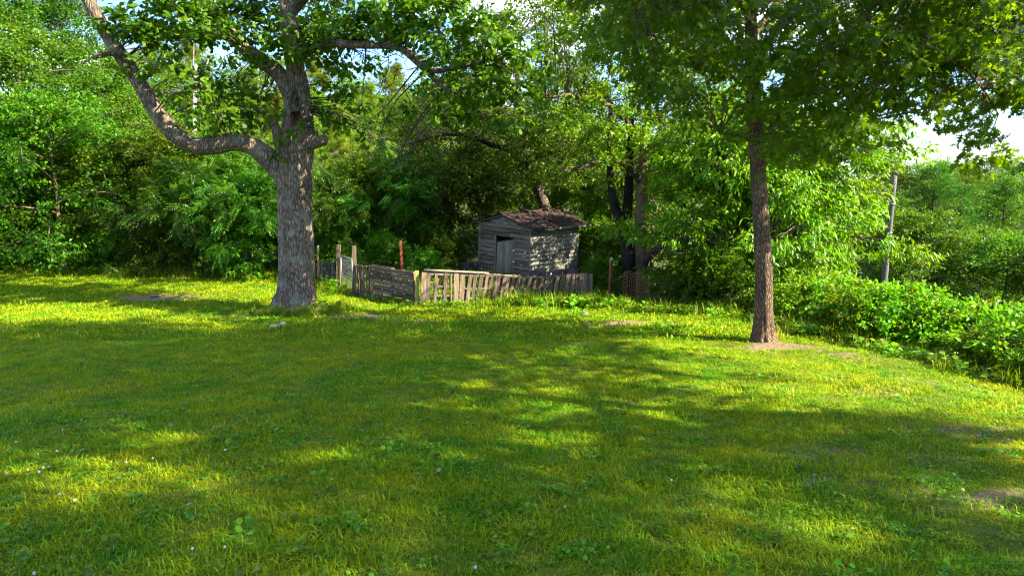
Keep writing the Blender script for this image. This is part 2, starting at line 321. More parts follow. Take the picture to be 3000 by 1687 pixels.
# ------------------------------------------------------------------ object helpers
def tag(o, label=None, cat=None, group=None, kind=None):
    if label: o["label"] = label
    if cat: o["category"] = cat
    if group: o["group"] = group
    if kind: o["kind"] = kind
    return o
def empty(name, loc=(0, 0, 0), rot=(0, 0, 0)):
    o = bpy.data.objects.new(name, None); o.empty_display_size = 0.3
    COL.objects.link(o); o.location = loc; o.rotation_euler = rot
    return o
def link(name, me, mat=None, parent=None, loc=(0, 0, 0)):
    if mat is not None and not me.materials: me.materials.append(mat)
    o = bpy.data.objects.new(name, me); COL.objects.link(o)
    o.location = loc
    if parent: o.parent = parent
    return o
def copy_tree(o, parent=None):
    c = o.copy(); COL.objects.link(c); c.parent = parent
    for ch in o.children: copy_tree(ch, c)
    return c

def tri_mesh(name, V, F, rnd=None, smooth=False):
    """V (n,3), F (m,3) numpy arrays"""
    me = bpy.data.meshes.new(name)
    V = np.ascontiguousarray(V, np.float32); F = np.ascontiguousarray(F, np.int32)
    me.vertices.add(len(V)); me.vertices.foreach_set("co", V.ravel())
    me.loops.add(F.size); me.loops.foreach_set("vertex_index", F.ravel())
    me.polygons.add(len(F))
    me.polygons.foreach_set("loop_start", np.arange(0, F.size, 3, dtype=np.int32))
    try: me.polygons.foreach_set("loop_total", np.full(len(F), 3, np.int32))
    except Exception: pass
    me.update(calc_edges=True)
    if rnd is not None:
        a = me.attributes.new("rnd", 'FLOAT', 'POINT'); a.data.foreach_set("value", np.ascontiguousarray(rnd, np.float32))
    if smooth: me.polygons.foreach_set("use_smooth", np.ones(len(F), bool))
    return me

class Geo:
    """collects tubes and boxes into one mesh"""
    def __init__(s): s.v = []; s.f = []
    def tube(s, pts, rad, seg=8, cap=True, wob=0.0, seed=0.0):
        pts = [Vector(p) for p in pts]; n = len(pts); base = len(s.v)
        up = Vector((0.31, 0.17, 0.93)).normalized()
        t0 = (pts[1] - pts[0]).normalized()
        a = t0.cross(up if abs(t0.dot(up)) < .9 else Vector((1, 0, 0))).normalized()
        for i in range(n):
            t = (pts[min(i + 1, n - 1)] - pts[max(i - 1, 0)]).normalized()
            a = (a - t * a.dot(t)).normalized(); b = t.cross(a)
            for k in range(seg):
                th = 2 * math.pi * k / seg
                r = rad[i]
                if wob:
                    q = Vector((math.cos(th) * 1.7 + seed, math.sin(th) * 1.7, i * 0.21))
                    r *= 1 + wob * mnoise.noise(q)
                s.v.append(tuple(pts[i] + (a * math.cos(th) + b * math.sin(th)) * r))
        for i in range(n - 1):
            for k in range(seg):
                p = base + i * seg + k; q = base + i * seg + (k + 1) % seg
                s.f.append((p, q, q + seg, p + seg))
        if cap:
            s.f.append(tuple(base + k for k in reversed(range(seg))))
            s.f.append(tuple(base + (n - 1) * seg + k for k in range(seg)))
    def box(s, c, d, R=None):
        base = len(s.v); R = R or Matrix.Identity(3)
        for x in (-.5, .5):
            for y in (-.5, .5):
                for z in (-.5, .5):
                    s.v.append(tuple(Vector(c) + R @ Vector((x * d[0], y * d[1], z * d[2]))))
        for q in ((0, 1, 3, 2), (4, 6, 7, 5), (0, 4, 5, 1), (2, 3, 7, 6), (0, 2, 6, 4), (1, 5, 7, 3)):
            s.f.append(tuple(base + k for k in q))
    def mesh(s, name, smooth=True):
        me = bpy.data.meshes.new(name); me.from_pydata(s.v, [], s.f); me.update()
        if smooth: me.polygons.foreach_set("use_smooth", np.ones(len(me.polygons), bool))
        return me
    def obj(s, name, mat, parent=None, smooth=True): return link(name, s.mesh(name, smooth), mat, parent)

def spline(pts, n):
    """Catmull-Rom through pts, n samples per span; pts may carry a radius as 4th value"""
    pts = [np.array(p, float) for p in pts]
    pp = [2 * pts[0] - pts[1]] + pts + [2 * pts[-1] - pts[-2]]
    out = []
    for i in range(1, len(pp) - 2):
        for k in range(n):
            t = k / n; a, b, c, d = pp[i - 1], pp[i], pp[i + 1], pp[i + 2]
            out.append(0.5 * ((2 * b) + (-a + c) * t + (2 * a - 5 * b + 4 * c - d) * t * t + (-a + 3 * b - 3 * c + d) * t ** 3))
    out.append(pts[-1])
    return np.array(out)

# ------------------------------------------------------------------ leaves
def fan(outline, zf):
    v = np.array([(x, y, zf(x, y)) for x, y in outline]); n = len(v)
    f = np.array([(0, i, i + 1) for i in range(1, n - 1)]); return v, f
LEAF = {}
LEAF['diamond'] = (np.array([(0, 0, 0), (-.33, .42, .08), (0, 1, -.12), (.33, .42, .08)]), np.array([(0, 2, 1), (0, 3, 2)]))
LEAF['oval'] = (np.array([(0, 0, 0), (-.28, .3, .06), (-.24, .68, .03), (0, 1, -.14), (.24, .68, .03), (.28, .3, .06)]), np.array([(0, 2, 1), (0, 3, 2), (0, 4, 3), (0, 5, 4)]))
LEAF['lance'] = (np.array([(0, 0, 0), (-.19, .38, .05), (0, 1, -.22), (.19, .38, .05)]), np.array([(0, 2, 1), (0, 3, 2)]))
# broad blunt oak leaf and deeply lobed oak leaf: midrib vertices with side lobes
def rib_leaf(side):
    v = []; f = []; n = len(side)
    for y, w, z in side:
        v += [(-w, y, z + abs(w) * .18), (0, y, z), (w, y, z + abs(w) * .18)]
    for i in range(n - 1):
        a = 3 * i; b = 3 * (i + 1)
        for p, q in ((0, 1), (1, 2)):
            if side[i][1] > 1e-4: f.append((a + p, a + q, b + q))
            if side[i][1] > 1e-4 and side[i + 1][1] > 1e-4: f.append((a + p, b + q, b + p))
            elif side[i][1] > 1e-4: pass
            else: f.append((a + 1, b + q, b + p))
    return np.array(v, float), np.array(f)
LEAF['blunt'] = rib_leaf([(0, 0, 0), (.22, .13, .0), (.62, .36, -.03), (.9, .30, -.09), (1.0, .10, -.13)])
LEAF['lobed'] = rib_leaf([(0, .012, 0), (.20, .05, 0), (.27, .25, 0), (.36, .06, -.01), (.52, .36, -.03), (.60, .07, -.04), (.76, .27, -.08), (.84, .06, -.1), (1.0, .02, -.16)])
def pinnate():
    V = []; F = []; b = 0
    for i in range(6):
        y = .12 + i * .15; ln = .30 * (1 - abs(i - 2.2) * .1)
        for s in (-1, 1):
            z = -.22 * y * y
            V += [(0, y, z), (s * ln * .45, y + .10, z + .01), (s * ln, y + .12, z - .07), (s * ln * .5, y - .015, z + .01)]
            F += [(b, b + 2, b + 1), (b, b + 3, b + 2)]; b += 4
    V += [(0, .95, -.2), (-.06, 1.08, -.24), (0, 1.25, -.32), (.06, 1.08, -.24)]; F += [(b, b + 2, b + 1), (b, b + 3, b + 2)]
    return np.array(V, float), np.array(F)
LEAF['pinnate'] = pinnate()
def needles():
    V = []; F = []; b = 0
    for i in range(9):
        a = i * 2.4; c = math.cos(a); s = math.sin(a); h = .25 + .75 * (i % 3) / 2
        V += [(-.03, 0, 0), (.03, 0, 0), (c * .45, h, s * .45)]; F += [(b, b + 1, b + 2)]; b += 3
    return np.array(V, float), np.array(F)
LEAF['needle'] = needles()

def leaf_mesh(name, pos, out, size, shape, rng, droop=0.35, upn=0.9, rnd=None):
    """pos (n,3), out (n,3) outward direction, size (n,)"""
    n = len(pos); lv, lf = LEAF[shape]; k = len(lv)
    d = out + rng.normal(0, .55, (n, 3)); d[:, 2] -= droop
    d /= np.linalg.norm(d, axis=1)[:, None] + 1e-9
    nrm = rng.normal(0, .55, (n, 3)); nrm[:, 2] += upn; nrm += out * 0.35
    nrm -= d * (nrm * d).sum(1)[:, None]; nrm /= np.linalg.norm(nrm, axis=1)[:, None] + 1e-9
    sd = np.cross(d, nrm)
    V = pos[:, None, :] + size[:, None, None] * (lv[None, :, 0:1] * sd[:, None, :] + lv[None, :, 1:2] * d[:, None, :] + lv[None, :, 2:3] * nrm[:, None, :])
    F = (lf[None] + (np.arange(n) * k)[:, None, None]).reshape(-1, 3)
    if rnd is None: rnd = rng.random(n)
    return tri_mesh(name, V.reshape(-1, 3), F, np.repeat(rnd, k))

def clump_points(centers, rad, per, rng, flat=0.62, hub=None):
    """leaves spread through ragged clumps; returns pos, out, and a per-leaf value shared within a clump"""
    P_, O_, R_ = [], [], []
    for i, c in enumerate(centers):
        r = rad[i]; n = int(per[i])
        # a clump is a few sub-sprays, each an elongated puff
        ns = max(3, int(n / 26))
        sub = rng.normal(0, .5, (ns, 3)); sub[:, 2] *= flat
        ids = rng.integers(0, ns, n)
        p = sub[ids] + rng.normal(0, .19, (n, 3)) * np.array([1, 1, .55])
        o = p.copy(); o[:, 2] += .1
        if hub is not None:
            h = c - hub; o = o + .5 * h / (np.linalg.norm(h) + 1e-6)
        o /= np.linalg.norm(o, axis=1)[:, None] + 1e-9
        P_.append(c + p * r); O_.append(o)
        R_.append(np.clip(rng.random(n) * .6 + rng.random() * .25 + rng.random(ns)[ids] * .25, 0, 1))
    return np.concatenate(P_), np.concatenate(O_), np.concatenate(R_)

# ------------------------------------------------------------------ woodland tree templates (base at the origin)
def make_tree(name, seed, H, R, base, n_limb, leaf, shape, mat, bark, per=230, r0=0.2, stems=1, crad=0.8, droop=0.35, conic=0.0, lean=0.0, subs=5, upn=.9):
    rs = random.Random(seed); rng = np.random.default_rng(seed)
    root = empty(name)
    cent, crd = [], []
    wood = Geo(); tw = Geo()
    tops = []
    for s in range(stems):
        az = rs.random() * 6.28; sp = 0 if stems == 1 else R * .35
        pts = []
        for i in range(7):
            t = i / 6
            pts.append((math.cos(az) * (sp * t + .08 * s * (stems > 1)) + lean * H * t * t + rs.uniform(-.05, .05) * H * .2 * t, math.sin(az) * sp * t + rs.uniform(-.05, .05) * H * .2 * t, -.3 + (H * .93 + .3) * t))
        pa = spline(pts, 3)
        rad = [r0 * (1 - .86 * i / (len(pa) - 1)) * (1 + .5 * math.exp(-i * .9)) for i in range(len(pa))]
        wood.tube(pa, rad, 9, wob=.25, seed=seed + s)
        tops.append(pa)
    for i in range(n_limb):
        pa = tops[i % stems]
        t = (i + .5) / n_limb; h = base + (1 - base) * t ** .9
        k = min(int(h * (len(pa) - 1)), len(pa) - 2); o = pa[k]
        az = i * 2.399 + rs.uniform(-.4, .4)
        prof = (math.sin(math.pi * (0.18 + .80 * t)) ** .8) * (1 - conic) + conic * (1 - t)
        Ln = R * max(.22, prof) * rs.uniform(.72, 1.15)
        rise = Ln * rs.uniform(.05, .45) * (1 - conic * 1.2)
        e = np.array([o[0] + math.cos(az) * Ln, o[1] + math.sin(az) * Ln, o[2] + rise])
        m = (o + e) / 2 + np.array([rs.uniform(-.15, .15) * Ln, rs.uniform(-.15, .15) * Ln, rs.uniform(-.02, .16) * Ln])
        path = spline([o, m, e], 4)
        rr = r0 * (1 - .8 * h) * .5 + .012
        tw.tube(path, [rr * (1 - .8 * j / 8) for j in range(9)], 5, cap=False)
        for j in range(subs):
            u = .38 + .62 * (j + rs.random() * .8) / subs; q = path[min(int(u * 8), 8)]
            d = np.array([rs.gauss(0, 1), rs.gauss(0, 1), rs.gauss(.1, .6)]); d /= np.linalg.norm(d)
            ln = Ln * rs.uniform(.12, .34) + .2
            e2 = q + d * ln
            if e2[2] < .25: e2[2] = .25 + rs.random() * .3
            tw.tube([q, (q + e2) / 2 + np.array([0, 0, .05 * ln]), e2], [rr * .35 + .006, rr * .22 + .005, .004], 4, cap=False)
            cent.append(e2); crd.append(crad * rs.uniform(.65, 1.3))
        cent.append(e); crd.append(crad * rs.uniform(.7, 1.2))
    cent.append(tops[0][-1]); crd.append(crad)
    cent = np.array(cent); crd = np.array(crd)
    pos, out, rv = clump_points(cent, crd, per * (crd / crad) ** 2, rng, hub=np.array([0, 0, H * .5]))
    keep = pos[:, 2] > .05; pos, out, rv = pos[keep], out[keep], rv[keep]
    size = leaf * rng.uniform(.65, 1.3, len(pos))
    wood.obj("trunk", M[bark], root); tw.obj("limbs", M[bark], root)["kind"] = "stuff"
    cr = link("crown", leaf_mesh("crown", pos, out, size, shape, rng, droop, upn, rv), M[mat], root); cr["kind"] = "stuff"
    return root
PROTO = {}
def proto(key, *a, **k):
    PROTO[key] = [make_tree(*a, **k), False]
def plant(key, px, Y, sc, rot, label, cat, group=None, dz=0.0, name=None, lean=(0, 0), X=None):
    e = PROTO[key]
    o = e[0] if not e[1] else copy_tree(e[0]); e[1] = True
    x = (px - 1500) / 2000.0 * Y / .97 if X is None else X
    o.location = (x, Y, G(x, Y) + dz); o.rotation_euler = (lean[0], lean[1], rot)
    o.scale = (sc, sc, sc) if not isinstance(sc, tuple) else sc
    if name: o.name = name
    for k_ in ("group",):
        if k_ in o: del o[k_]
    tag(o, label, cat, group)
    return o

# ================================================================== SETTING: ground
def axis(a, b, c, d, fine, grow):
    out = list(np.arange(b, c, fine)); s = fine; v = out[-1]
    while v < d: s *= grow; v += s; out.append(v)
    s = fine; v = out[0]; lo = []
    while v > a: s *= grow; v -= s; lo.append(v)
    return np.array(lo[::-1] + out)
gx = axis(-700, -20, 10, 700, 0.22, 1.16); gy = axis(-300, 2.5, 27, 1100, 0.22, 1.16)
XX, YY = np.meshgrid(gx, gy); ZZ = ground(XX, YY)
ZZ = ZZ + 0.02 * np.sin(XX * 5.1 + 2 * np.sin(YY * 1.9)) * np.sin(YY * 4.3) * (np.abs(XX) < 30)
nx, ny = len(gx), len(gy)
I = np.arange(nx * ny).reshape(ny, nx)
a, b, c, d = I[:-1, :-1].ravel(), I[:-1, 1:].ravel(), I[1:, 1:].ravel(), I[1:, :-1].ravel()
gm = tri_mesh("ground", np.stack([XX.ravel(), YY.ravel(), ZZ.ravel()], 1), np.concatenate([np.stack([a, b, c], 1), np.stack([a, c, d], 1)]), smooth=True)
at = gm.attributes.new("dirt", 'FLOAT', 'POINT'); at.data.foreach_set("value", dirt_amount(XX.ravel(), YY.ravel()).astype(np.float32))
fl = (~in_poly(XX.ravel(), YY.ravel(), LAWN)).astype(np.float32)
at = gm.attributes.new("floor", 'FLOAT', 'POINT'); at.data.foreach_set("value", fl)
tag(link("ground", gm, M['soil']), kind="structure")

# ================================================================== grass (geometry-node tufts: nobody could count it)
def blades(name, n, spread, h0, h1, w0, w1, bend, seed, mat, oval=0, osize=(.02, .04)):
    rng = np.random.default_rng(seed); V, F, Rn = [], [], []; b = 0
    for i in range(n):
        r = spread * math.sqrt(rng.random()); a = rng.random() * 6.28
        p = np.array([r * math.cos(a), r * math.sin(a), -.01]); h = rng.uniform(h0, h1); w = rng.uniform(w0, w1)
        th = rng.random() * 6.28; d = np.array([math.cos(th), math.sin(th), 0]); sd = np.array([-d[1], d[0], 0]); be = bend * rng.uniform(.3, 1.4)
        m = p + np.array([0, 0, h * .55]) + d * h * be * .3; t = p + np.array([0, 0, h * max(.35, 1 - be * .45)]) + d * h * be
        V += [p - sd * w, p + sd * w, m - sd * w * .8, m + sd * w * .8, t]; F += [(b, b + 1, b + 3), (b, b + 3, b + 2), (b + 2, b + 3, b + 4)]
        Rn += [rng.random()] * 5; b += 5
    lv, lf = LEAF['oval']
    for i in range(oval):
        r = spread * math.sqrt(rng.random()); a = rng.random() * 6.28; th = rng.random() * 6.28
        s = rng.uniform(*osize); d = np.array([math.cos(th), math.sin(th), rng.uniform(.0, .7)]); d /= np.linalg.norm(d)
        n_ = np.array([rng.normal(0, .3), rng.normal(0, .3), 1]); n_ -= d * n_.dot(d); n_ /= np.linalg.norm(n_); sd = np.cross(d, n_)
        p = np.array([r * math.cos(a), r * math.sin(a), rng.uniform(.01, h1 * .6)])
        for q in lv: V.append(p + s * (q[0] * 1.5 * sd + q[1] * d + q[2] * n_))
        F += [tuple(b + k for k in t) for t in lf]; Rn += [rng.random()] * len(lv); b += len(lv)
    me = tri_mesh(name, np.array(V), np.array(F), np.array(Rn)); me.materials.append(mat)
    return me
def source_collection(name, meshes):
    c = bpy.data.collections.new(name)
    for i, me in enumerate(meshes):
        c.objects.link(bpy.data.objects.new("%s_%02d" % (name, i), me))
    return c
def scatter(name, pos, rot, scl, var, coll, kind="stuff"):
    me = bpy.data.meshes.new(name); me.vertices.add(len(pos)); me.vertices.foreach_set("co", np.ascontiguousarray(pos, np.float32).ravel())
    for an, ty, dat in (("rot", 'FLOAT_VECTOR', rot), ("scl", 'FLOAT', scl), ("var", 'INT', var)):
        a_ = me.attributes.new(an, ty, 'POINT')
        a_.data.foreach_set("vector" if ty == 'FLOAT_VECTOR' else "value", np.ascontiguousarray(dat, np.int32 if ty == 'INT' else np.float32).ravel())
    o = bpy.data.objects.new(name, me); COL.objects.link(o)
    ng = bpy.data.node_groups.new(name + "_tufts", 'GeometryNodeTree')
    ng.interface.new_socket("Geometry", in_out='INPUT', socket_type='NodeSocketGeometry')
    ng.interface.new_socket("Geometry", in_out='OUTPUT', socket_type='NodeSocketGeometry')
    gi = ng.nodes.new("NodeGroupInput"); go = ng.nodes.new("NodeGroupOutput")
    ci = ng.nodes.new("GeometryNodeCollectionInfo"); ci.inputs["Collection"].default_value = coll
    ci.inputs["Separate Children"].default_value = True; ci.inputs["Reset Children"].default_value = True
    ip = ng.nodes.new("GeometryNodeInstanceOnPoints"); ip.inputs["Pick Instance"].default_value = True
    def named(n_, t_):
        q = ng.nodes.new("GeometryNodeInputNamedAttribute"); q.data_type = t_; q.inputs["Name"].default_value = n_
        return [s for s in q.outputs if s.enabled and s.name == "Attribute"][0]
    ng.links.new(gi.outputs[0], ip.inputs["Points"]); ng.links.new(ci.outputs[0], ip.inputs["Instance"])
    ng.links.new(named("var", 'INT'), ip.inputs["Instance Index"])
    ng.links.new(named("rot", 'FLOAT_VECTOR'), ip.inputs["Rotation"]); ng.links.new(named("scl", 'FLOAT'), ip.inputs["Scale"])
    ng.links.new(ip.outputs[0], go.inputs[0])
    md = o.modifiers.new("tufts", 'NODES'); md.node_group = ng
    o["kind"] = kind
    return o
rng = np.random.default_rng(7)
tuft_meshes = ([blades("short_tuft", 40, .10, .025, .066, .0020, .0036, .9, 10 + i, M['grass']) for i in range(3)]
    + [blades("wide_tuft", 16, .09, .035, .085, .003, .0055, 1.1, 20 + i, M['grass']) for i in range(2)]
    + [blades("clover_tuft", 6, .09, .03, .07, .003, .004, .9, 30 + i, M['broad'], 16, (.016, .036)) for i in range(2)]
    + [blades("broad_tuft", 3, .05, .03, .08, .003, .004, .9, 40, M['broad'], 9, (.03, .06))]
    + [blades("far_tuft", 30, .22, .04, .10, .006, .011, 1.0, 50 + i, M['grass']) for i in range(2)])
LAWN_TUFTS = source_collection("lawn_tuft", tuft_meshes)
def view_xy(n, y0, y1):
    y = np.sqrt(rng.uniform(y0 * y0, y1 * y1, n)); x = rng.uniform(-1, 1, n) * (0.80 * y + 1.6); return x, y
parts = []
for y0, y1, dens in ((2.4, 7.5, 330), (7.5, 13, 190), (13, 19, 105), (19, 29.5, 70)):
    area = .80 * (y1 * y1 - y0 * y0) + 3.2 * (y1 - y0); n = int(area * dens)
    x, y = view_xy(n, y0, y1)
    k = in_poly(x, y, LAWN)
    patch = np.sin(x * 1.3 + 2 * np.sin(y * .9)) * np.sin(y * 1.7 + np.sin(x * 1.1))
    dn = 1.0 - (1.15 if y0 < 13 else 1.5) * dirt_amount(x, y) - .22 * (patch < -.55)
    dn = dn - .22 * np.clip((x - 1.5) / 4, 0, 1) * (y < 14)
    k &= rng.random(n) < dn
    x, y = x[k], y[k]; m = len(x)
    u = rng.random(m); pt = np.sin(x * 2.1 + 1.7 * np.sin(y * 1.3)) * np.sin(y * 2.3 + 1.1 * np.sin(x * 1.7))
    if y0 < 13:
        v = np.where(u < .81, rng.integers(0, 3, m), np.where(u < .81 + .13 + .05 * pt, rng.integers(3, 5, m), np.where(u < .992, rng.integers(5, 7, m), 7)))
    else:
        v = np.where(u < .8, rng.integers(8, 10, m), np.where(u < .93, rng.integers(0, 5, m), rng.integers(5, 7, m)))
    s = rng.uniform(.7, 1.25, m) * (1 + .28 * pt)
    parts.append((x, y, s, v))
x = np.concatenate([p[0] for p in parts]); y = np.concatenate([p[1] for p in parts]); s = np.concatenate([p[2] for p in parts]); v = np.concatenate([p[3] for p in parts])
rot = np.stack([rng.normal(0, .12, len(x)), rng.normal(0, .12, len(x)), rng.uniform(0, 6.28, len(x))], 1)
scatter("lawn_grass", np.stack([x, y, ground(x, y)], 1), rot, s, v, LAWN_TUFTS)

# tall weeds along the fence, the wood's edge and the foot of the old oak
weed_meshes = ([blades("tall_weed", 26, .16, .25, .62, .005, .010, .55, 60 + i, M['weed']) for i in range(3)]
    + [blades("low_weed", 30, .20, .12, .32, .006, .011, .8, 70 + i, M['weed']) for i in range(2)]
    + [blades("leafy_weed", 8, .16, .2, .5, .004, .007, .5, 80 + i, M['broad'], 30, (.06, .15)) for i in range(3)])
WEED = source_collection("weed_tuft", weed_meshes)
wp = []
def weeds_line(pts, n, wid, tall, lo=.7, hi=1.2):
    pts = np.array(pts, float); seg = np.linalg.norm(np.diff(pts, axis=0), axis=1); cum = np.concatenate([[0], np.cumsum(seg)])
    t = rng.uniform(0, cum[-1], n); k = np.clip(np.searchsorted(cum, t) - 1, 0, len(seg) - 1)
    p = pts[k] + (pts[k + 1] - pts[k]) * ((t - cum[k]) / seg[k])[:, None] + rng.normal(0, wid, (n, 2))
    for q in p:
        u = rng.random()
        wp.append((q[0], q[1], rng.uniform(lo, hi), int(rng.integers(0, 3)) if u < tall else (int(rng.integers(3, 5)) if u < .72 else int(rng.integers(5, 8)))))
weeds_line([(-2.5, 19.35), (0.5, 19.5), (2.8, 19.8)], 300, .22, .30, .35, .8)
weeds_line([(0.2, 19.4), (2.9, 19.6)], 150, .25, .45, .7, 1.2)
weeds_line([(2.5, 19.6), (4.6, 18.3), (6.2, 16.3), (7.0, 13)], 420, .40, .35, .5, 1.0)
weeds_line([(2.4, 19.2), (4.6, 17.8)], 120, .3, .2, .4, .8)
weeds_line([(-4.6, 21.3), (-2.9, 19.7)], 45, .14, .15, .3, .7)
weeds_line([(-30, 29.2), (-20, 27.9), (-14, 27.0), (-9.5, 26.2), (-7, 25)], 900, .5, .30, .5, 1.15)
weeds_line([(-6.9, 24.6), (-5.2, 22.6)], 90, .35, .3, .4, .9)
weeds_line([(-2.4, 20.8), (1.5, 21.2), (2.2, 22.5)], 170, .5, .45, .7, 1.3)
weeds_line([(-5.0, 23.8), (-1, 24.4)], 190, .9, .45, .8, 1.5)
weeds_line([(7.0, 13.4), (7.3, 9.8), (8.3, 6.7), (10.4, 2.4)], 420, .28, .35, .45, .9)
OAKX, OAKY = P(866, 890, 18.6).x, 18.6
for i in range(210):
    a_ = rng.uniform(-3.1, .3); r_ = rng.uniform(.85, 1.45)
    wp.append((OAKX + r_ * math.cos(a_) * 1.1, OAKY + r_ * math.sin(a_) * .9, rng.uniform(.45, .95), int(rng.integers(3, 5)) if rng.random() < .75 else int(rng.integers(0, 3))))
for i in range(16):
    wp.append((OAKX + .95 + rng.normal(0, .22), OAKY - .25 + rng.normal(0, .2), rng.uniform(.5, 1.0), int(rng.integers(5, 8))))
wp = np.array(wp)
rot = np.stack([rng.normal(0, .14, len(wp)), rng.normal(0, .14, len(wp)), rng.uniform(0, 6.28, len(wp))], 1)
scatter("tall_weeds", np.stack([wp[:, 0], wp[:, 1], ground(wp[:, 0], wp[:, 1])], 1), rot, wp[:, 2], wp[:, 3].astype(int), WEED)

# dry leaves lying on the bare patches
n = 5200
x = rng.uniform(-14, 8, n * 3); y = rng.uniform(3.5, 23, n * 3)
k = (rng.random(n * 3) < dirt_amount(x, y) * .75 + .02) & in_poly(x, y, LAWN); x, y = x[k][:n], y[k][:n]
pz = np.stack([x, y, ground(x, y) + rng.uniform(.02, .05, len(x))], 1)
oo = rng.normal(0, 1, (len(x), 3)); oo[:, 2] *= .2
lit = link("leaf_litter", leaf_mesh("leaf_litter", pz, oo, rng.uniform(.03, .065, len(x)), 'oval', rng, .0, 2.0), M['litter']); lit["kind"] = "stuff"
# ================================================================== THE OLD OAK (hand-shaped)
def hero_tube(name, ctrl, seg, step, mat, parent, org, rough=.03, flare=None, hollow=None, nspan=14, cap=True, seed=0.0):
    """ctrl: (x, y, z, r) in world; bark ridges are real relief"""
    pa = spline(ctrl, nspan); g = Geo(); n = len(pa); hol = []
    up = Vector((0, 1, 0)); t0 = Vector(pa[1][:3] - pa[0][:3]).normalized()
    a_ = t0.cross(up).normalized(); L = 0.0
    for i in range(n):
        p = Vector(pa[i][:3]); t = Vector(pa[min(i + 1, n - 1)][:3] - pa[max(i - 1, 0)][:3]).normalized()
        a_ = (a_ - t * a_.dot(t)).normalized(); b_ = t.cross(a_)
        if i: L += (Vector(pa[i][:3]) - Vector(pa[i - 1][:3])).length
        for k in range(seg):
            th = 2 * math.pi * k / seg; c_, s_ = math.cos(th), math.sin(th)
            r = pa[i][3]
            w = 1 + .10 * mnoise.noise(Vector((c_ * 1.2 + seed, s_ * 1.2, L * .5))) + .07 * mnoise.noise(Vector((c_ * 3.1, s_ * 3.1 + seed, L * .8)))
            rid = 1 - abs(mnoise.noise(Vector((c_ * r * 15 + seed, s_ * r * 15, L * 1.9)))) * 2
            rid2 = mnoise.noise(Vector((c_ * r * 36, s_ * r * 36 + seed, L * 7)))
            rr = r * w + rough * rid + rough * .5 * rid2
            if flare: rr += flare * math.exp(-L * 2.6) * (.45 + .55 * math.cos(th * 5 + seed) ** 2)
            q = p + (a_ * c_ + b_ * s_) * rr
            hv = 0.0
            if hollow:
                for (hx, hz, ha, hb, dep) in hollow:
                    e = ((q.x - hx) / ha) ** 2 + ((q.z - hz) / hb) ** 2
                    if q.y < p.y and e < 1.6:
                        m_ = max(0, 1 - e / 1.6) ** .5; q.y += dep * m_; hv = max(hv, min(1, m_ * 1.4))
            hol.append(hv); g.v.append(tuple(q - org))
    for i in range(n - 1):
        for k in range(seg):
            q0 = i * seg + k; q1 = i * seg + (k + 1) % seg
            g.f.append((q0, q1, q1 + seg, q0 + seg))
    if cap:
        g.f.append(tuple((n - 1) * seg + k for k in range(seg)))
    me = g.mesh(name); at_ = me.attributes.new("hollow", 'FLOAT', 'POINT'); at_.data.foreach_set("value", np.array(hol, np.float32))
    return link(name, me, M[mat], parent)

def px_ctrl(lst, Y):
    """(px, py, width in px[, dy]) -> (x, y, z, r)"""
    out = []
    for q in lst:
        dy = q[3] if len(q) > 3 else 0.0
        p = P(q[0], q[1], Y + dy); out.append((p.x, p.y, p.z, q[2] * .5 * (Y + dy) / 2000.0 * 1.02))
    return out
def branchlets(g, clumps, nodes, org, rs, r=.018, maxn=3):
    """thin twigs from the nearest wood to each leaf clump"""
    nodes = np.array(nodes)
    for c_ in clumps:
        dd = np.linalg.norm(nodes[:, :3] - c_, axis=1); k = int(np.argmin(dd + rs.random() * .2)); q = nodes[k][:3]; ln = dd[k]
        if ln < .15: continue
        m = (q + c_) / 2 + np.array([rs.uniform(-.1, .1), rs.uniform(-.1, .1), rs.uniform(.0, .18)]) * ln
        m2 = q * .25 + c_ * .75 + np.array([rs.uniform(-.1, .1), rs.uniform(-.1, .1), rs.uniform(.0, .1)]) * ln
        rr = min(.05, r * (.5 + ln * .35))
        g.tube([Vector(v_) - org for v_ in (q, m, m2, c_)], [rr, rr * .7, rr * .45, rr * .2], 5, cap=False)
        for j in range(maxn):
            e = c_ + np.array([rs.gauss(0, .35), rs.gauss(0, .35), rs.gauss(0, .25)])
            g.tube([Vector(m2) - org, Vector((m2 + e) / 2 + np.array([0, 0, .04])) - org, Vector(e) - org], [rr * .4, rr * .25, .003], 4, cap=False)

YO = 18.6
org = Vector((OAKX, YO, G(OAKX, YO)))
oak = empty("oak_tree", org)
tag(oak, "old oak with thick grey furrowed trunk, hollow fork and one heavy limb bent sideways", "tree")
H1 = P(872, 335, YO)
trunk = px_ctrl([(864, 925, 150), (864, 885, 122), (866, 840, 108), (866, 700, 103), (866, 600, 100), (866, 520, 99), (868, 450, 96), (872, 380, 90), (875, 320, 76), (875, 270, 64), (866, 200, 52), (852, 130, 49), (846, 50, 48), (842, -60, 46), (838, -200, 40), (830, -360, 28, .4), (826, -520, 14, .8)], YO)
trunk = [(a_, b_, c_, r_ * .90) for a_, b_, c_, r_ in trunk]
hero_tube("trunk", trunk, 84, .05, 'bark_oak', oak, org, .022, flare=.36, hollow=[(H1.x + .03, H1.z + .05, .10, .42, .22)], nspan=12)
limbA = px_ctrl([(858, 560, 62), (822, 505, 64), (784, 462, 62, -.1), (742, 432, 58, -.2), (690, 416, 60, -.3), (625, 425, 62, -.4), (565, 425, 54, -.5), (512, 392, 55, -.6), (458, 326, 52, -.7), (412, 250, 46, -.8), (362, 175, 44, -.9), (310, 95, 42, -1.0), (262, 5, 40, -1.0), (210, -110, 32, -1.0), (170, -230, 20, -.8)], YO)
limbA = [(a_, b_, c_, r_ * (.80 if i > 2 else .9)) for i, (a_, b_, c_, r_) in enumerate(limbA)]
hero_tube("limb", limbA, 40, .05, 'bark_oak', oak, org, .014, nspan=9, seed=3.3)
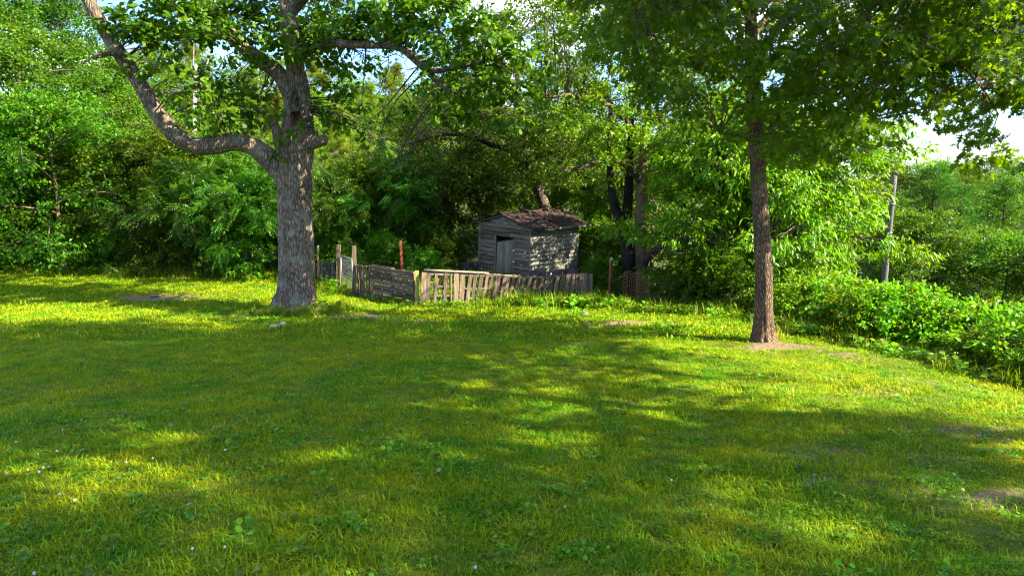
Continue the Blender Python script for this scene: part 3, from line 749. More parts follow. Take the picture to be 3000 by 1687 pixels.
limbB = px_ctrl([(866, 330, 60), (850, 270, 58), (815, 215, 50, .1), (765, 178, 46, .2), (715, 140, 42, .3), (660, 80, 40, .4), (612, 20, 36, .5), (560, -70, 28, .6), (500, -170, 16, .7)], YO)
limbB = [(a_, b_, c_, r_ * .85) for a_, b_, c_, r_ in limbB]
hero_tube("limb", limbB, 36, .05, 'bark_oak', oak, org, .012, nspan=8, seed=7.1)
limbC = px_ctrl([(862, 190, 40), (900, 150, 38, -.4), (960, 128, 34, -.8), (1040, 132, 30, -1.2), (1140, 135, 26, -1.6), (1210, 160, 24, -1.9), (1265, 205, 22, -2.1), (1330, 200, 16, -2.3), (1420, 180, 10, -2.5)], YO)
limbC = [(a_, b_, c_, r_ * .7) for a_, b_, c_, r_ in limbC]
hero_tube("limb", limbC, 20, .05, 'bark_oak', oak, org, .008, nspan=6, seed=1.7)
limbD = px_ctrl([(1185, 150, 18, -1.8), (1230, 190, 18, -1.9), (1285, 240, 18, -2.0), (1330, 275, 12, -2.1), (1400, 330, 8, -2.1), (1450, 420, 5, -2.1)], YO)
hero_tube("limb", limbD, 14, .05, 'bark_oak', oak, org, .006, nspan=5, seed=2.7)
limbE = px_ctrl([(846, 40, 34), (920, -40, 30, -.8), (1030, -110, 26, -1.8), (1180, -170, 20, -2.6), (1330, -200, 12, -3.2)], YO)
hero_tube("limb", limbE, 16, .05, 'bark_oak', oak, org, .008, nspan=5, seed=9.7)
limbF = px_ctrl([(840, -80, 34), (760, -170, 30, 1.0), (640, -250, 26, 1.9), (520, -310, 16, 2.6)], YO)
hero_tube("limb", limbF, 16, .05, 'bark_oak', oak, org, .008, nspan=5, seed=5.7)
hero_tube("broken_stub", px_ctrl([(890, 425, 44), (925, 416, 34, -.15), (952, 411, 26, -.25)], YO), 16, .05, 'bark_oak', oak, org, .02, nspan=4, seed=4.2)
hero_tube("broken_stub", px_ctrl([(838, 470, 44, -.12), (818, 410, 30, -.15), (808, 372, 20, -.15), (806, 352, 9, -.15)], YO), 16, .05, 'bark_oak', oak, org, .015, nspan=4, seed=6.2)
hero_tube("broken_stub", px_ctrl([(380, 178, 24, -.9), (335, 157, 17, -1.2), (292, 162, 12, -1.4), (272, 172, 7, -1.5)], YO), 12, .05, 'bark_oak', oak, org, .012, nspan=4, seed=8.2)
oak_nodes = [tuple(q) for L_ in (trunk[8:], limbA[4:], limbB[2:], limbC, limbD, limbE, limbF) for q in spline(L_, 3)]
rs = random.Random(5); rng = np.random.default_rng(55)
cl = []   # clump: px, py, Y, radius m, leaves
for (a0, b0, r0_) in [(862, 190, 72), (905, 60, 80), (1000, 60, 75), (1080, 70, 70), (960, 10, 70), (420, 45, 75), (520, 55, 75), (450, 115, 55), (590, 100, 60), (650, 110, 70), (740, 110, 60),
        (700, 30, 70), (770, 30, 50), (620, 215, 55), (700, 225, 60), (550, 255, 50), (640, 290, 60), (725, 300, 55), (690, 345, 55), (770, 330, 45), (420, 180, 45), (500, 195, 30), (780, 250, 50), (850, 405, 38), (838, 455, 26), (620, 350, 45), (560, 340, 40),
        (950, 150, 60), (965, 240, 60), (1010, 190, 50), (935, 300, 55), (985, 335, 50), (1040, 290, 45), (1180, 60, 65), (1260, 30, 70), (1100, 190, 32), (1160, 20, 60),
        (1350, 55, 80), (1400, 115, 80), (1370, 185, 70), (1450, 195, 75), (1420, 255, 70), (1500, 275, 55), (1545, 245, 45), (1480, 330, 50), (1400, 325, 60), (1335, 300, 60), (1530, 190, 55), (1300, 330, 50), (1275, 260, 50), (1460, 60, 60), (1330, 130, 60),
        (1100, 400, 30), (1140, 440, 32), (1155, 490, 28), (1070, 365, 30), (380, 100, 45), (1120, 110, 55), (1200, 110, 50), (1010, 120, 50), (900, 120, 55), (480, 10, 60), (600, 20, 60), (830, 90, 60), (790, 110, 40), (920, 380, 26)]:
    Yc = YO + rs.uniform(-1.2, 1.0) - (2.2 if a0 > 1150 else 0) - (.9 if a0 < 600 else 0)
    if (a0, b0) in ((862, 190), (850, 405), (838, 455)): Yc = YO - .75
    for j in range(5 if b0 < 130 else 3):
        cl.append((P(a0 + rs.gauss(0, r0_ * .55), b0 + rs.gauss(0, r0_ * .3), Yc + rs.uniform(-.4, .4)), r0_ * Yc / 2000 * 1.0, int(62 * (r0_ / 60) ** 2)))
for j in range(150):    # the rest of the crown, above the picture
    az = rs.random() * 6.28; rr = 7.6 * math.sqrt(rs.random()); zz = rs.uniform(0, 1)
    x_, y_ = OAKX + rr * math.cos(az), YO + .8 * rr * math.sin(az)
    z_ = 8.9 + zz * 7.0 * (1 - (rr / 8.2) ** 2) + .8 * (rr / 8)
    cl.append((Vector((x_, y_, z_)), .95, 60))
cc = np.array([q[0][:] for q in cl]); rad_ = np.array([q[1] for q in cl]); per_ = np.array([q[2] for q in cl])
big = np.arange(len(cl)) >= len(cl) - 150
pos, out, rv = clump_points(cc, rad_, per_, rng)
lsz = .148 * rng.uniform(.65, 1.25, len(pos)); lsz = np.where(pos[:, 2] > 9.0, lsz * 1.35, lsz)
cr = link("crown", leaf_mesh("crown", pos - np.array(org), out, lsz, 'blunt', rng, .45, .75, rv), M['oak'], oak); cr["kind"] = "stuff"
tg = Geo(); branchlets(tg, cc, oak_nodes, org, rs); tg.obj("twigs", M['bark'], oak)["kind"] = "stuff"
# bare twigs dangling on the right
tg = Geo()
for j in range(26):
    p0 = np.array(P(rs.uniform(1060, 1290), rs.uniform(130, 240), 16.8)); q = p0.copy(); ch = [q.copy()]
    d_ = np.array([rs.gauss(-.3, .6), rs.gauss(0, .3), rs.gauss(-.5, .4)])
    for s_ in range(5):
        d_ = d_ + np.array([rs.gauss(0, .35), rs.gauss(0, .2), rs.gauss(-.05, .3)]); d_ /= np.linalg.norm(d_); q = q + d_ * .17; ch.append(q.copy())
    tg.tube([Vector(v_) - org for v_ in ch], [.012, .010, .008, .006, .004, .003], 4, cap=False)
tg.obj("bare_twigs", M['bark_black'], oak)["kind"] = "stuff"

# ================================================================== THE SLENDER LOBED OAK
YP = 12.9
bp = P(2237, 1000, YP); org2 = Vector((bp.x, YP, G(bp.x, YP)))
pin = empty("oak_tree", org2)
tag(pin, "slender oak with straight brown trunk and drooping lobed leaves beside the sloping lawn edge", "tree")
ptr = px_ctrl([(2238, 1030, 78), (2238, 990, 62), (2238, 940, 50), (2237, 800, 46), (2230, 650, 44), (2223, 520, 42), (2215, 400, 41), (2208, 300, 39), (2203, 180, 35), (2200, 60, 31), (2198, -80, 27), (2200, -260, 22), (2204, -450, 15), (2206, -620, 7)], YP)
hero_tube("trunk", ptr, 56, .05, 'bark_pin', pin, org2, .010, flare=.10, nspan=12, seed=11.0)
rs = random.Random(9); rng = np.random.default_rng(99); pin_nodes = [tuple(q) for q in spline(ptr[6:], 3)]
for (x0, y0, w0, cs) in [(2203, 180, 15, [(2300, 60, 14, -.8), (2420, -20, 12, -1.8), (2560, -60, 8, -2.8), (2700, -60, 5, -3.4)]),
        (2210, 330, 13, [(2330, 250, 12, -.8), (2470, 180, 10, -1.6), (2620, 150, 8, -2.3), (2780, 170, 6, -2.9), (2880, 260, 4, -3.2)]),
        (2207, 280, 13, [(2130, 210, 11, .4), (2030, 150, 9, .6), (1920, 110, 6, .5)]),
        (2200, 60, 14, [(2120, -60, 12, -1.0), (2020, -140, 9, -2.0), (1900, -180, 5, -2.8)]),
        (2213, 390, 11, [(2290, 360, 9, .6), (2390, 340, 7, 1.0), (2480, 370, 4, 1.2)]),
        (2202, 120, 13, [(2260, 30, 12, 1.2), (2340, -40, 9, 2.3), (2440, -80, 5, 3.0)]),
        (2216, 420, 10, [(2170, 400, 8, -.7), (2110, 390, 5, -1.2)]), (2198, -80, 14, [(2330, -240, 11, -1.4), (2480, -340, 7, -2.4)]), (2198, -100, 14, [(2080, -260, 10, 1.2), (1950, -330, 6, 2.0)])]:
    c_ = px_ctrl([(x0, y0, w0)] + cs, YP); hero_tube("limb", c_, 12, .05, 'bark_pin', pin, org2, .004, nspan=5, seed=x0 * .1)
    pin_nodes += [tuple(q) for q in spline(c_, 4)]
lo_x = [1700, 1800, 1950, 2100, 2200, 2320, 2450, 2550, 2650, 2750, 2830, 2900, 2980, 3100]
lo_y = [60, 150, 320, 400, 470, 460, 450, 370, 260, 235, 255, 290, 290, 290]
cl = []
while len(cl) < 400:
    a0 = rs.uniform(1720, 3120); lo_ = float(np.interp(a0, lo_x, lo_y)); b0 = rs.uniform(-120, lo_)
    if 2560 < a0 < 3060 and rs.random() < .15: continue
    if a0 < 1950 and rs.random() < .5: continue
    Yc = YP + rs.uniform(-3.6, 2.4) if a0 < 2500 else YP + rs.uniform(-4.0, -.4)
    if b0 > 330 and a0 < 2600: Yc = YP + rs.uniform(-1.6, 1.6)
    cl.append((P(a0, b0, Yc), rs.uniform(.42, .75), 72))
for a0, b0 in ((2810, 400), (2840, 450), (2860, 380), (2900, 440), (2930, 480), (2880, 340), (2760, 330), (2730, 300), (2340, 440), (2400, 460), (2460, 430), (2500, 440), (2290, 430)):
    cl.append((P(a0, b0, YP + (rs.uniform(-3.6, -2.6) if a0 > 2650 else rs.uniform(-.6, 1.2))), .34, 44))
for j in range(26):
    az = rs.random() * 6.28; rr = 5.6 * math.sqrt(rs.random())
    cl.append((Vector((org2.x + rr * math.cos(az), YP + rr * math.sin(az), 7.4 + rs.random() * 3.6 * (1 - (rr / 6) ** 2) + .2)), .75, 58))
cc = np.array([q[0][:] for q in cl]); rad_ = np.array([q[1] for q in cl]); per_ = np.array([q[2] for q in cl])
pos, out, rv = clump_points(cc, rad_, per_, rng)
lsz = .155 * rng.uniform(.65, 1.25, len(pos)); lsz = np.where(pos[:, 2] > 7.6, lsz * 1.25, lsz)
cr = link("crown", leaf_mesh("crown", pos - np.array(org2), out, lsz, 'lobed', rng, .5, .7, rv), M['pin'], pin); cr["kind"] = "stuff"
tg = Geo(); branchlets(tg, cc, pin_nodes, org2, rs, .014); tg.obj("twigs", M['bark_pin'], pin)["kind"] = "stuff"

# ================================================================== the twin-trunk tree and the leaning tree by the shed
def drawn_tree(name, label, base_px, Yt, limbs, regions, leaf, shape, mat, bark, seed, extra=None, upn=.9):
    b_ = P(base_px[0], base_px[1], Yt); o_ = Vector((b_.x, Yt, G(b_.x, Yt))); root = empty(name, o_); tag(root, label, "tree")
    rs = random.Random(seed); rng = np.random.default_rng(seed); nodes = []
    for nm, lst, mt in limbs:
        c_ = px_ctrl(lst, Yt); hero_tube(nm, c_, 24 if nm == "trunk" else 12, .05, mt, root, o_, .008, nspan=6, seed=seed + lst[0][1] * .01); nodes += [tuple(q) for q in spline(c_, 3)]
    cl = []
    for (lx, ly0, ly1, dy0, dy1, num, r_, per) in regions:
        k = 0
        while k < num:
            a0 = rs.uniform(lx[0], lx[-1]); b0 = rs.uniform(float(np.interp(a0, lx, ly0)), float(np.interp(a0, lx, ly1)))
            if 1780 < a0 < 1935 and b0 > 430 and dy0 < 0 and rs.random() < .85: continue
            cl.append((np.array(P(a0, b0, Yt + rs.uniform(dy0, dy1))[:]), r_ * rs.uniform(.65, 1.3), per)); k += 1
    if extra:
        n_, R_, z0, z1 = extra
        for j in range(n_):
            az = rs.random() * 6.28; rr = R_ * math.sqrt(rs.random()); cl.append((np.array([o_.x + rr * math.cos(az), Yt + rr * math.sin(az), z0 + rs.random() * (z1 - z0) * (1 - (rr / R_) ** 2 * .7)]), .9, 60))
    cc = np.array([q[0] for q in cl]); rad_ = np.array([q[1] for q in cl]); per_ = np.array([q[2] for q in cl])
    pos, out, rv = clump_points(cc, rad_, per_, rng)
    k = pos[:, 2] > ground(pos[:, 0], pos[:, 1]) + .1; pos, out, rv = pos[k], out[k], rv[k]
    cr = link("crown", leaf_mesh("crown", pos - np.array(o_), out, leaf * rng.uniform(.65, 1.25, len(pos)), shape, rng, .45, upn, rv), M[mat], root); cr["kind"] = "stuff"
    tg = Geo(); branchlets(tg, cc, nodes, o_, rs, .014, 2); tg.obj("twigs", M[bark], root)["kind"] = "stuff"
    return root
drawn_tree("twin_trunk_tree", "large tree with one trunk coloured dark and one coloured as sunlit standing beside the rusty wire cage", (1862, 885), 23.0,
    [("trunk", [(1846, 905, 50), (1846, 840, 40), (1842, 760, 38), (1835, 700, 34), (1818, 655, 28), (1800, 600, 24), (1790, 540, 20), (1785, 440, 15), (1790, 300, 10)], 'bark_black'),
     ("limb", [(1838, 710, 26), (1838, 640, 28, .1), (1842, 560, 24, .2), (1845, 470, 20, .3), (1850, 350, 14, .3)], 'bark_black'),
     ("trunk", [(1878, 905, 48), (1876, 850, 36), (1876, 760, 34), (1878, 660, 32), (1880, 560, 32), (1884, 500, 30), (1890, 420, 24), (1900, 320, 18), (1905, 180, 12), (1900, 40, 8)], 'bark_tan'),  # sunlight on this trunk is put into its tan bark colour, beside a near-black one
     ("limb", [(1880, 540, 22), (1862, 510, 20, -.2), (1820, 475, 18, -.6), (1770, 470, 15, -1.0), (1700, 492, 10, -1.4), (1640, 500, 6, -1.7)], 'bark'),
     ("limb", [(1884, 790, 16), (1905, 745, 18, -.4), (1950, 720, 16, -.8), (2000, 733, 15, -1.1), (2040, 718, 10, -1.3), (2080, 716, 6, -1.5)], 'bark'),
     ("limb", [(1890, 430, 16), (1800, 320, 13, -.8), (1700, 280, 10, -1.4), (1600, 285, 6, -1.8)], 'bark_tan'),
     ("limb", [(1895, 380, 16), (1980, 280, 12, -.4), (2060, 180, 8, -.8)], 'bark')],
    [([1560, 1650, 1750, 1900, 2000, 2150], [120, -60, -80, -80, -80, 0], [330, 400, 470, 520, 560, 450], -2.4, 2.0, 150, .70, 135),
     ([1640, 1760, 1900, 2050, 2120], [380, 420, 470, 520, 560], [480, 560, 640, 760, 760], -1.6, 1.6, 34, .5, 75), ([1850, 1950, 2090], [400, 370, 330], [560, 560, 520], .9, 2.8, 34, .7, 120)],
    .125, 'diamond', 'bright', 'bark', 21, extra=(50, 4.5, 10.2, 13.5))
drawn_tree("leaning_tree", "dark leafy tree with a leaning trunk rising behind the shed roof", (1618, 830), 29.0,
    [("trunk", [(1640, 850, 34), (1612, 700, 32), (1600, 620, 30), (1580, 560, 29), (1560, 510, 27), (1545, 460, 24), (1535, 380, 20), (1520, 260, 14), (1500, 120, 8)], 'bark'),
     ("limb", [(1550, 470, 18), (1600, 450, 14, -.5), (1650, 442, 10, -.8), (1700, 440, 6, -1)], 'bark_black'),
     ("limb", [(1548, 465, 20), (1500, 440, 17, -.8), (1440, 425, 14, -1.4), (1380, 400, 12, -2.0), (1300, 395, 8, -2.6), (1200, 420, 5, -3)], 'bark_black')],
    [([1180, 1300, 1400, 1550, 1700, 1780], [300, 240, 280, 330, 300, 380], [520, 560, 560, 520, 520, 520], -3.0, 2.0, 165, .85, 150),
     ([1250, 1340, 1450, 1560, 1700], [200, 110, 40, 20, 40], [320, 320, 310, 310, 330], -2.0, 2.5, 60, .8, 105), ([1400, 1500, 1620, 1700], [-60, -60, -60, -60], [60, 120, 120, 60], -2.0, 2.0, 26, .8, 95)],
    .125, 'diamond', 'leaf', 'bark', 31)

# ================================================================== woodland around the yard
proto('round', "woodland_tree", 1, 12.0, 4.3, .10, 20, .135, 'diamond', 'leaf', 'bark', per=230, r0=.19, crad=.95)
proto('tall', "woodland_tree", 2, 15.0, 4.4, .14, 24, .14, 'diamond', 'dark', 'bark', per=220, r0=.24, crad=1.0)
proto('under', "young_tree", 3, 6.2, 2.7, .08, 15, .12, 'diamond', 'leaf', 'bark_tan', per=190, r0=.10, crad=.66)
proto('broad', "broadleaf_tree", 4, 7.2, 2.9, .03, 22, .20, 'lance', 'bright', 'bark', per=130, r0=.14, crad=.80, droop=.8, stems=2)
proto('sumac', "sumac_tree", 5, 4.6, 2.2, .22, 13, .50, 'pinnate', 'pinnate', 'bark', per=26, r0=.07, crad=.75, stems=3, subs=4, droop=.5)
proto('shrub', "shrub", 6, 2.3, 1.25, .06, 12, .105, 'diamond', 'leaf', 'bark', per=120, r0=.04, crad=.45, stems=3, subs=4)
proto('bramble', "bramble_bush", 8, 1.3, 1.1, .05, 13, .10, 'diamond', 'brush', 'bark', per=120, r0=.02, crad=.42, stems=4, subs=4)
proto('hill', "hillside_tree", 12, 13.0, 3.4, .10, 18, .17, 'diamond', 'bright', 'bark', per=130, r0=.2, crad=1.0)
proto('pine', "pine_tree", 13, 15.0, 3.0, .22, 26, .50, 'needle', 'pine', 'bark', per=48, r0=.2, crad=.75, conic=.55, subs=4)

proto('shade', "shade_tree", 14, 16.0, 5.6, .45, 22, .16, 'diamond', 'leaf', 'bark', per=240, r0=.27, crad=1.1)
proto('high', "shade_tree", 15, 21.0, 5.2, .58, 22, .17, 'diamond', 'leaf', 'bark', per=230, r0=.30, crad=1.15)
# left wall of the wood
GL = "trees in the dense wood along the left of the lawn"
LB1 = "dense dark green tree in the wood along the left of the lawn"
for px, Y, s, r in ((-180, 32, 1.05, .4), (60, 34, 1.0, 1.9), (250, 36, 1.02, 3.1), (-420, 31, 1.0, 5.0)):
    plant('tall', px, Y, s, r, LB1, "tree", GL)
LB2 = "mid green rounded tree filling the wood along the left of the lawn"
for px, Y, s, r in ((150, 31, .98, .2), (-60, 30, 1.0, 2.2), (380, 34, .84, 4.1), (-300, 29.5, .9, 1.2)):
    plant('round', px, Y, s, r, LB2, "tree", GL)
plant('under', 80, 28.4, (1.0, 1.0, 1.05), 2.0, "young tree with a thin tan trunk leaning by the tall weeds", "tree", lean=(0, -.10))
plant('under', 217, 27.6, (1.1, 1.1, 1.2), .5, "young tree with a pale tan stem rising from the weeds at the lawn edge", "tree")
LB3 = "low leafy young tree at the wood's edge left of the old oak"
for px, Y, s, r in ((330, 29.3, 1.0, 3.3), (450, 28.8, .95, 1.1), (560, 30, 1.0, 5.2), (-40, 28.6, .95, 4.4), (660, 31, .95, .9)):
    plant('under', px, Y, s, r, LB3, "tree", "low trees at the wood's edge left of the oak")
LB4 = "feathery sumac in the thicket behind the old oak and the gate"
for px, Y, s, r, w_ in ((640, 27.6, .95, .3, "under the old oak's bent limb"), (735, 27.0, .85, 2.0, "close to the left side of the oak trunk"), (1000, 27.5, .85, 4.0, "behind the two gate posts"), (1090, 28.4, .95, 1.0, "behind the level slatted pallets"), (1190, 28.6, 1.0, 5.0, "behind the red stake"), (930, 29, .9, 3.0, "behind the dark pallet beyond the gate"), (1300, 29.5, 1.1, 2.5, "left of the shed behind the back fence"), (790, 29.0, 1.1, 5.5, "directly behind the old oak's fork")):
    plant('sumac', px, Y, s, r, "feathery green sumac " + w_, "sumac", "sumacs in the thicket behind the oak")
LB5 = "leafy green shrub in the undergrowth at the left lawn edge"
for i, (px, Y) in enumerate(((-60, 28.3), (30, 28.2), (130, 28.4), (290, 28.1), (370, 27.8), (440, 27.6), (520, 27.3), (590, 27.0), (660, 26.5), (735, 26.0))):
    plant('shrub', px, Y, rs.uniform(.6, 1.0), i * 1.7, LB5, "shrub", "shrubs in the undergrowth at the left lawn edge")
LB6 = "leafy green shrub growing inside the pallet pen"
for i, (px, Y, s) in enumerate(((1040, 24.8, .6), (1110, 25.5, .75), (1180, 25.0, .6), (1250, 24.0, .55), (1290, 26.2, .6), (1345, 27.0, .6), (950, 26.5, .9), (1030, 26.6, .9))):
    plant('shrub', px, Y, s, i * 2.3, LB6, "shrub", "shrubs inside the pallet pen")
# centre: trees behind the pen and the shed
plant('round', 1200, 34, .66, 1.3, "rounded green tree behind the pen's back fence", "tree")
plant('round', 1330, 35, .80, 3.9, "rounded green tree behind the leaning tree", "tree")
plant('round', 1700, 34, .80, .6, "rounded green tree behind the right side of the shed", "tree")
plant('tall', 1950, 36, .9, 1.0, "tall dark tree behind the twin trunk tree", "tree")
plant('round', 1740, 31.5, (.5, .5, .45), 2.6, "short leafy tree just right of the shed wall", "tree")
for i, (px, Y, s) in enumerate(((1725, 29.5, .9), (1775, 26.5, .75), (1800, 27.5, .9), (1765, 22.6, .5), (1735, 23.2, .4))):
    plant('shrub', px, Y, s, i * 1.9, "sunlit shrub between the shed wall and the twin trunk tree", "shrub", "shrubs between shed and twin trunk tree")
for i, (px, Y, s) in enumerate(((1640, 36, 1.1), (1740, 38, 1.15), (1830, 33, 1.0), (1900, 30, .9), (1560, 37, 1.1), (1450, 33, .9))):
    plant('under', px, Y, s, i * 1.7, "low sunlit tree in the thicket behind the shed and twin trunks", "tree", "low trees behind the shed")
# right: broad-leaved wall
LB7_ = "broad leaved tree with drooping sunlit leaves in the hedge right of the wire cage"
for px, Y, s, r, w_ in ((2120, 20.4, .86, 2.1, "first right of the wire cages"), (2215, 20.2, .92, 3.7, "right behind the slender oak's trunk"), (2285, 21.4, .88, 5.1, "next to the utility pole above the brambles"), (2310, 24.8, .78, 1.2, "in its back row nearest the utility pole"), (2190, 25.5, .85, 4.4, "in its back row behind the slender oak")):
    plant('broad', px, Y, s, r, "broad leaved sunlit hedge tree " + w_, "tree", "broad leaved trees in the hedge")
for i, (px, Y, s) in enumerate(((1990, 19.6, .7), (2060, 19.2, .7), (2130, 18.4, .7), (2170, 18.8, .8))):
    plant('shrub', px, Y, s, i * 2.9, "dark shrub at the foot of the broad leaved hedge", "shrub", "shrubs at the foot of the hedge")
# hillside behind, seen through the gap
LB8 = "sunlit yellow green tree on the hillside behind the wood"
for i, (px, Y, s) in enumerate(((430, 52, .9), (560, 56, .9), (660, 60, .9), (760, 55, .85), (860, 62, .9), (960, 52, .72), (1060, 60, .78), (1150, 64, .8), (1250, 60, .75), (800, 74, .9), (1000, 76, .8), (300, 60, 1.0), (1400, 62, .8), (1560, 64, .8))):
    plant('hill', px, Y, s, i * 1.1, LB8, "tree", "trees on the hillside")
LB9 = "yellow green pine on the hillside behind the wood"
for i, (px, Y, s) in enumerate(((900, 48, .62), (1020, 46, .55), (1100, 54, .66), (700, 49, .66), (620, 66, .9), (1180, 70, .72), (960, 68, .8), (520, 70, 1.0), (850, 50, .62))):
    plant('pine', px, Y, s, i * 2.0, LB9, "pine", "pines on the hillside")
# across the valley on the right
LB10 = "green tree across the valley beyond the leaning pole"
for i, (px, Y, s, k) in enumerate(((2690, 44, .68, 'tall'), (2790, 50, .86, 'round'), (2890, 43, .82, 'round'), (3000, 50, .86, 'tall'), (3110, 46, .85, 'round'), (2600, 52, .86, 'round'), (2840, 58, .8, 'tall'), (2960, 60, .8, 'tall'), (2720, 60, .9, 'hill'), (3250, 44, .9, 'tall'), (2520, 46, .9, 'round'), (2650, 70, .85, 'hill'), (2780, 74, .8, 'hill'), (2900, 72, .8, 'hill'), (3030, 70, .85, 'hill'), (3160, 62, 1.0, 'hill'), (2560, 92, 1.0, 'hill'), (2680, 96, 1.0, 'hill'), (2790, 90, 1.0, 'hill'), (2900, 98, 1.0, 'hill'), (3000, 90, 1.0, 'hill'), (3110, 96, 1.0, 'hill'), (3230, 88, 1.0, 'hill'), (2740, 84, .7, 'round'), (2950, 82, .7, 'round'))):
    plant(k, px, Y, s, i * 1.3, {'hill': "bright sunlit", 'round': "mid green rounded", 'tall': "tall dark green"}[k] + " tree across the valley beyond the leaning pole", "tree", "trees across the valley")
for i, (px, Y, s) in enumerate(((2650, 33, 1.0), (2760, 34, .9), (2920, 32, .95), (3060, 30, 1.0), (2850, 37, 1.0), (2560, 35, 1.0))):
    plant('under', px, Y, s, i * 2.1, "low leafy tree on the valley slope past the brambles", "tree", "low trees on the valley slope")
# brambles falling away on the right: single bushes where they stand in front, a mass behind
for i in range(46):
    t = i / 45; x_ = float(np.interp(t, [0, .3, .65, 1], [6.7, 7.5, 7.9, 9.6])) + rs.uniform(-.1, .9); y_ = float(np.interp(t, [0, .3, .65, 1], [16.6, 13, 9.3, 4.6])) + rs.uniform(-.3, .5)
    plant('bramble', 0, y_, rs.uniform(.55, .95), i * 1.37, "bright green bramble bush along the right edge of the lawn", "bush", "bramble bushes along the right lawn edge", X=x_ + .35)
nb = 620; bx = rng.uniform(8.2, 24, nb); by = rng.uniform(3, 29, nb)
k = bx > np.interp(by, [3, 9, 13, 17, 29], [11.0, 8.9, 8.4, 8.0, 11.0]); bx, by = bx[k], by[k]
bc = np.stack([bx, by, ground(bx, by) + rng.uniform(.25, 1.05, len(bx)) * (1 + .35 * np.sin(bx * 1.1) * np.sin(by * .8))], 1)
pos, out, rv = clump_points(bc, rng.uniform(.45, .8, len(bc)), np.full(len(bc), 105), rng)
k = pos[:, 2] > ground(pos[:, 0], pos[:, 1]); pos, out, rv = pos[k], out[k], rv[k]
br = link("brambles", leaf_mesh("brambles", pos, out, .12 * rng.uniform(.6, 1.3, len(pos)), 'diamond', rng, .3, 1.0, rv), M['brush']); br["kind"] = "stuff"
# trees off to the right and behind the viewer, whose shade lies across the lawn
GS = "shade trees standing beside the lawn"
for i, (x_, y_, k_, s_) in enumerate(((9.6, 2.8, 'shade', 1.0), (17.0, -5.5, 'shade', 1.05), (7.6, -2.6, 'shade', 1.0), (10.5, -9.0, 'shade', 1.0), (2.0, -8, 'shade', 1.0), (11.2, 3.4, 'high', 1.0))):
    plant(k_, 0, y_, s_, i * 1.9, "tall shade tree beside the lawn whose shadow falls across the near grass", "tree", GS, X=x_)

# dead bare tree standing above the far trees
dt_b = P(565, 420, 40); dead = empty("dead_tree", (dt_b.x, 40, G(dt_b.x, 40))); tag(dead, "bare grey dead tree with forked top behind the oak's bent limb", "tree")
do = Vector(dead.location); g = Geo()
def pxt(lst, Y): return [P(q[0], q[1], Y) - do for q in lst]
g.tube([Vector((0, 0, -.3))] + pxt([(566, 420), (570, 320), (572, 250), (574, 190)], 40), [.24, .17, .14, .12, .08], 8); g.obj("trunk", M['dead'], dead)
for lst, r_ in (([(570, 300), (592, 230), (612, 170), (622, 110)], .07), ([(572, 250), (566, 190), (568, 140), (562, 110)], .055), ([(590, 236), (612, 205), (640, 180)], .04), ([(568, 340), (590, 270), (625, 235)], .05), ([(612, 170), (600, 140), (604, 115)], .03)):
    g = Geo(); pp = pxt(lst, 40); g.tube(pp, [r_ * (1 - .75 * i / (len(pp) - 1)) for i in range(len(pp))], 6); g.obj("branch", M['dead'], dead)
#@@PART3
# ================================================================== THE SHED
def plank(name, parent, p0, p1, width, thick, mat, face, rs, warp=.004, taper=None, segs=4):
    """board from p0 to p1 (local), 'face' is the direction its broad side looks; long axis is local X"""
    p0 = Vector(p0); p1 = Vector(p1); X = (p1 - p0); L = X.length; X.normalize()
    Z = Vector(face); Z = (Z - X * Z.dot(X)).normalized(); Yv = Z.cross(X)
    v = []; f = []
    ca, cb = (taper or (0, 0))
    for i in range(segs + 1):
        t = i / segs; x = -L / 2 + L * t; dz = rs.gauss(0, warp); dy = rs.gauss(0, warp * .6); w = width * (1 + rs.gauss(0, .02))
        for yy, zz in ((-.5, -.5), (.5, -.5), (.5, .5), (-.5, .5)):
            xx = x
            if i == 0: xx += ca * (yy + .5) + rs.uniform(-.004, .004)
            if i == segs: xx -= cb * (yy + .5) + rs.uniform(-.004, .004)
            v.append((xx, yy * w + dy, zz * thick + dz))
    for i in range(segs):
        for k in range(4):
            a_ = i * 4 + k; b_ = i * 4 + (k + 1) % 4; f.append((a_, b_, b_ + 4, a_ + 4))
    f.append((3, 2, 1, 0)); n = segs * 4; f.append((n, n + 1, n + 2, n + 3))
    me = bpy.data.meshes.new(name); me.from_pydata(v, [], f); me.update(); me.materials.append(M[mat])
    o = bpy.data.objects.new(name, me); COL.objects.link(o)
    R = Matrix((X, Yv, Z)).transposed().to_4x4(); o.matrix_local = Matrix.Translation((p0 + p1) / 2) @ R
    o.parent = parent
    return o
rs = random.Random(77)
TH = math.radians(42); W1, W2, HW = 2.6, 2.93, 2.13
shx = P(1550, 700, 25).x
shed = empty("shed", (shx, 25.0, G(shx, 25) - .02), (.040, .004, math.pi / 2 - TH))
tag(shed, "small weathered clapboard shed with rusty tin roof inside the pallet fence", "shed")
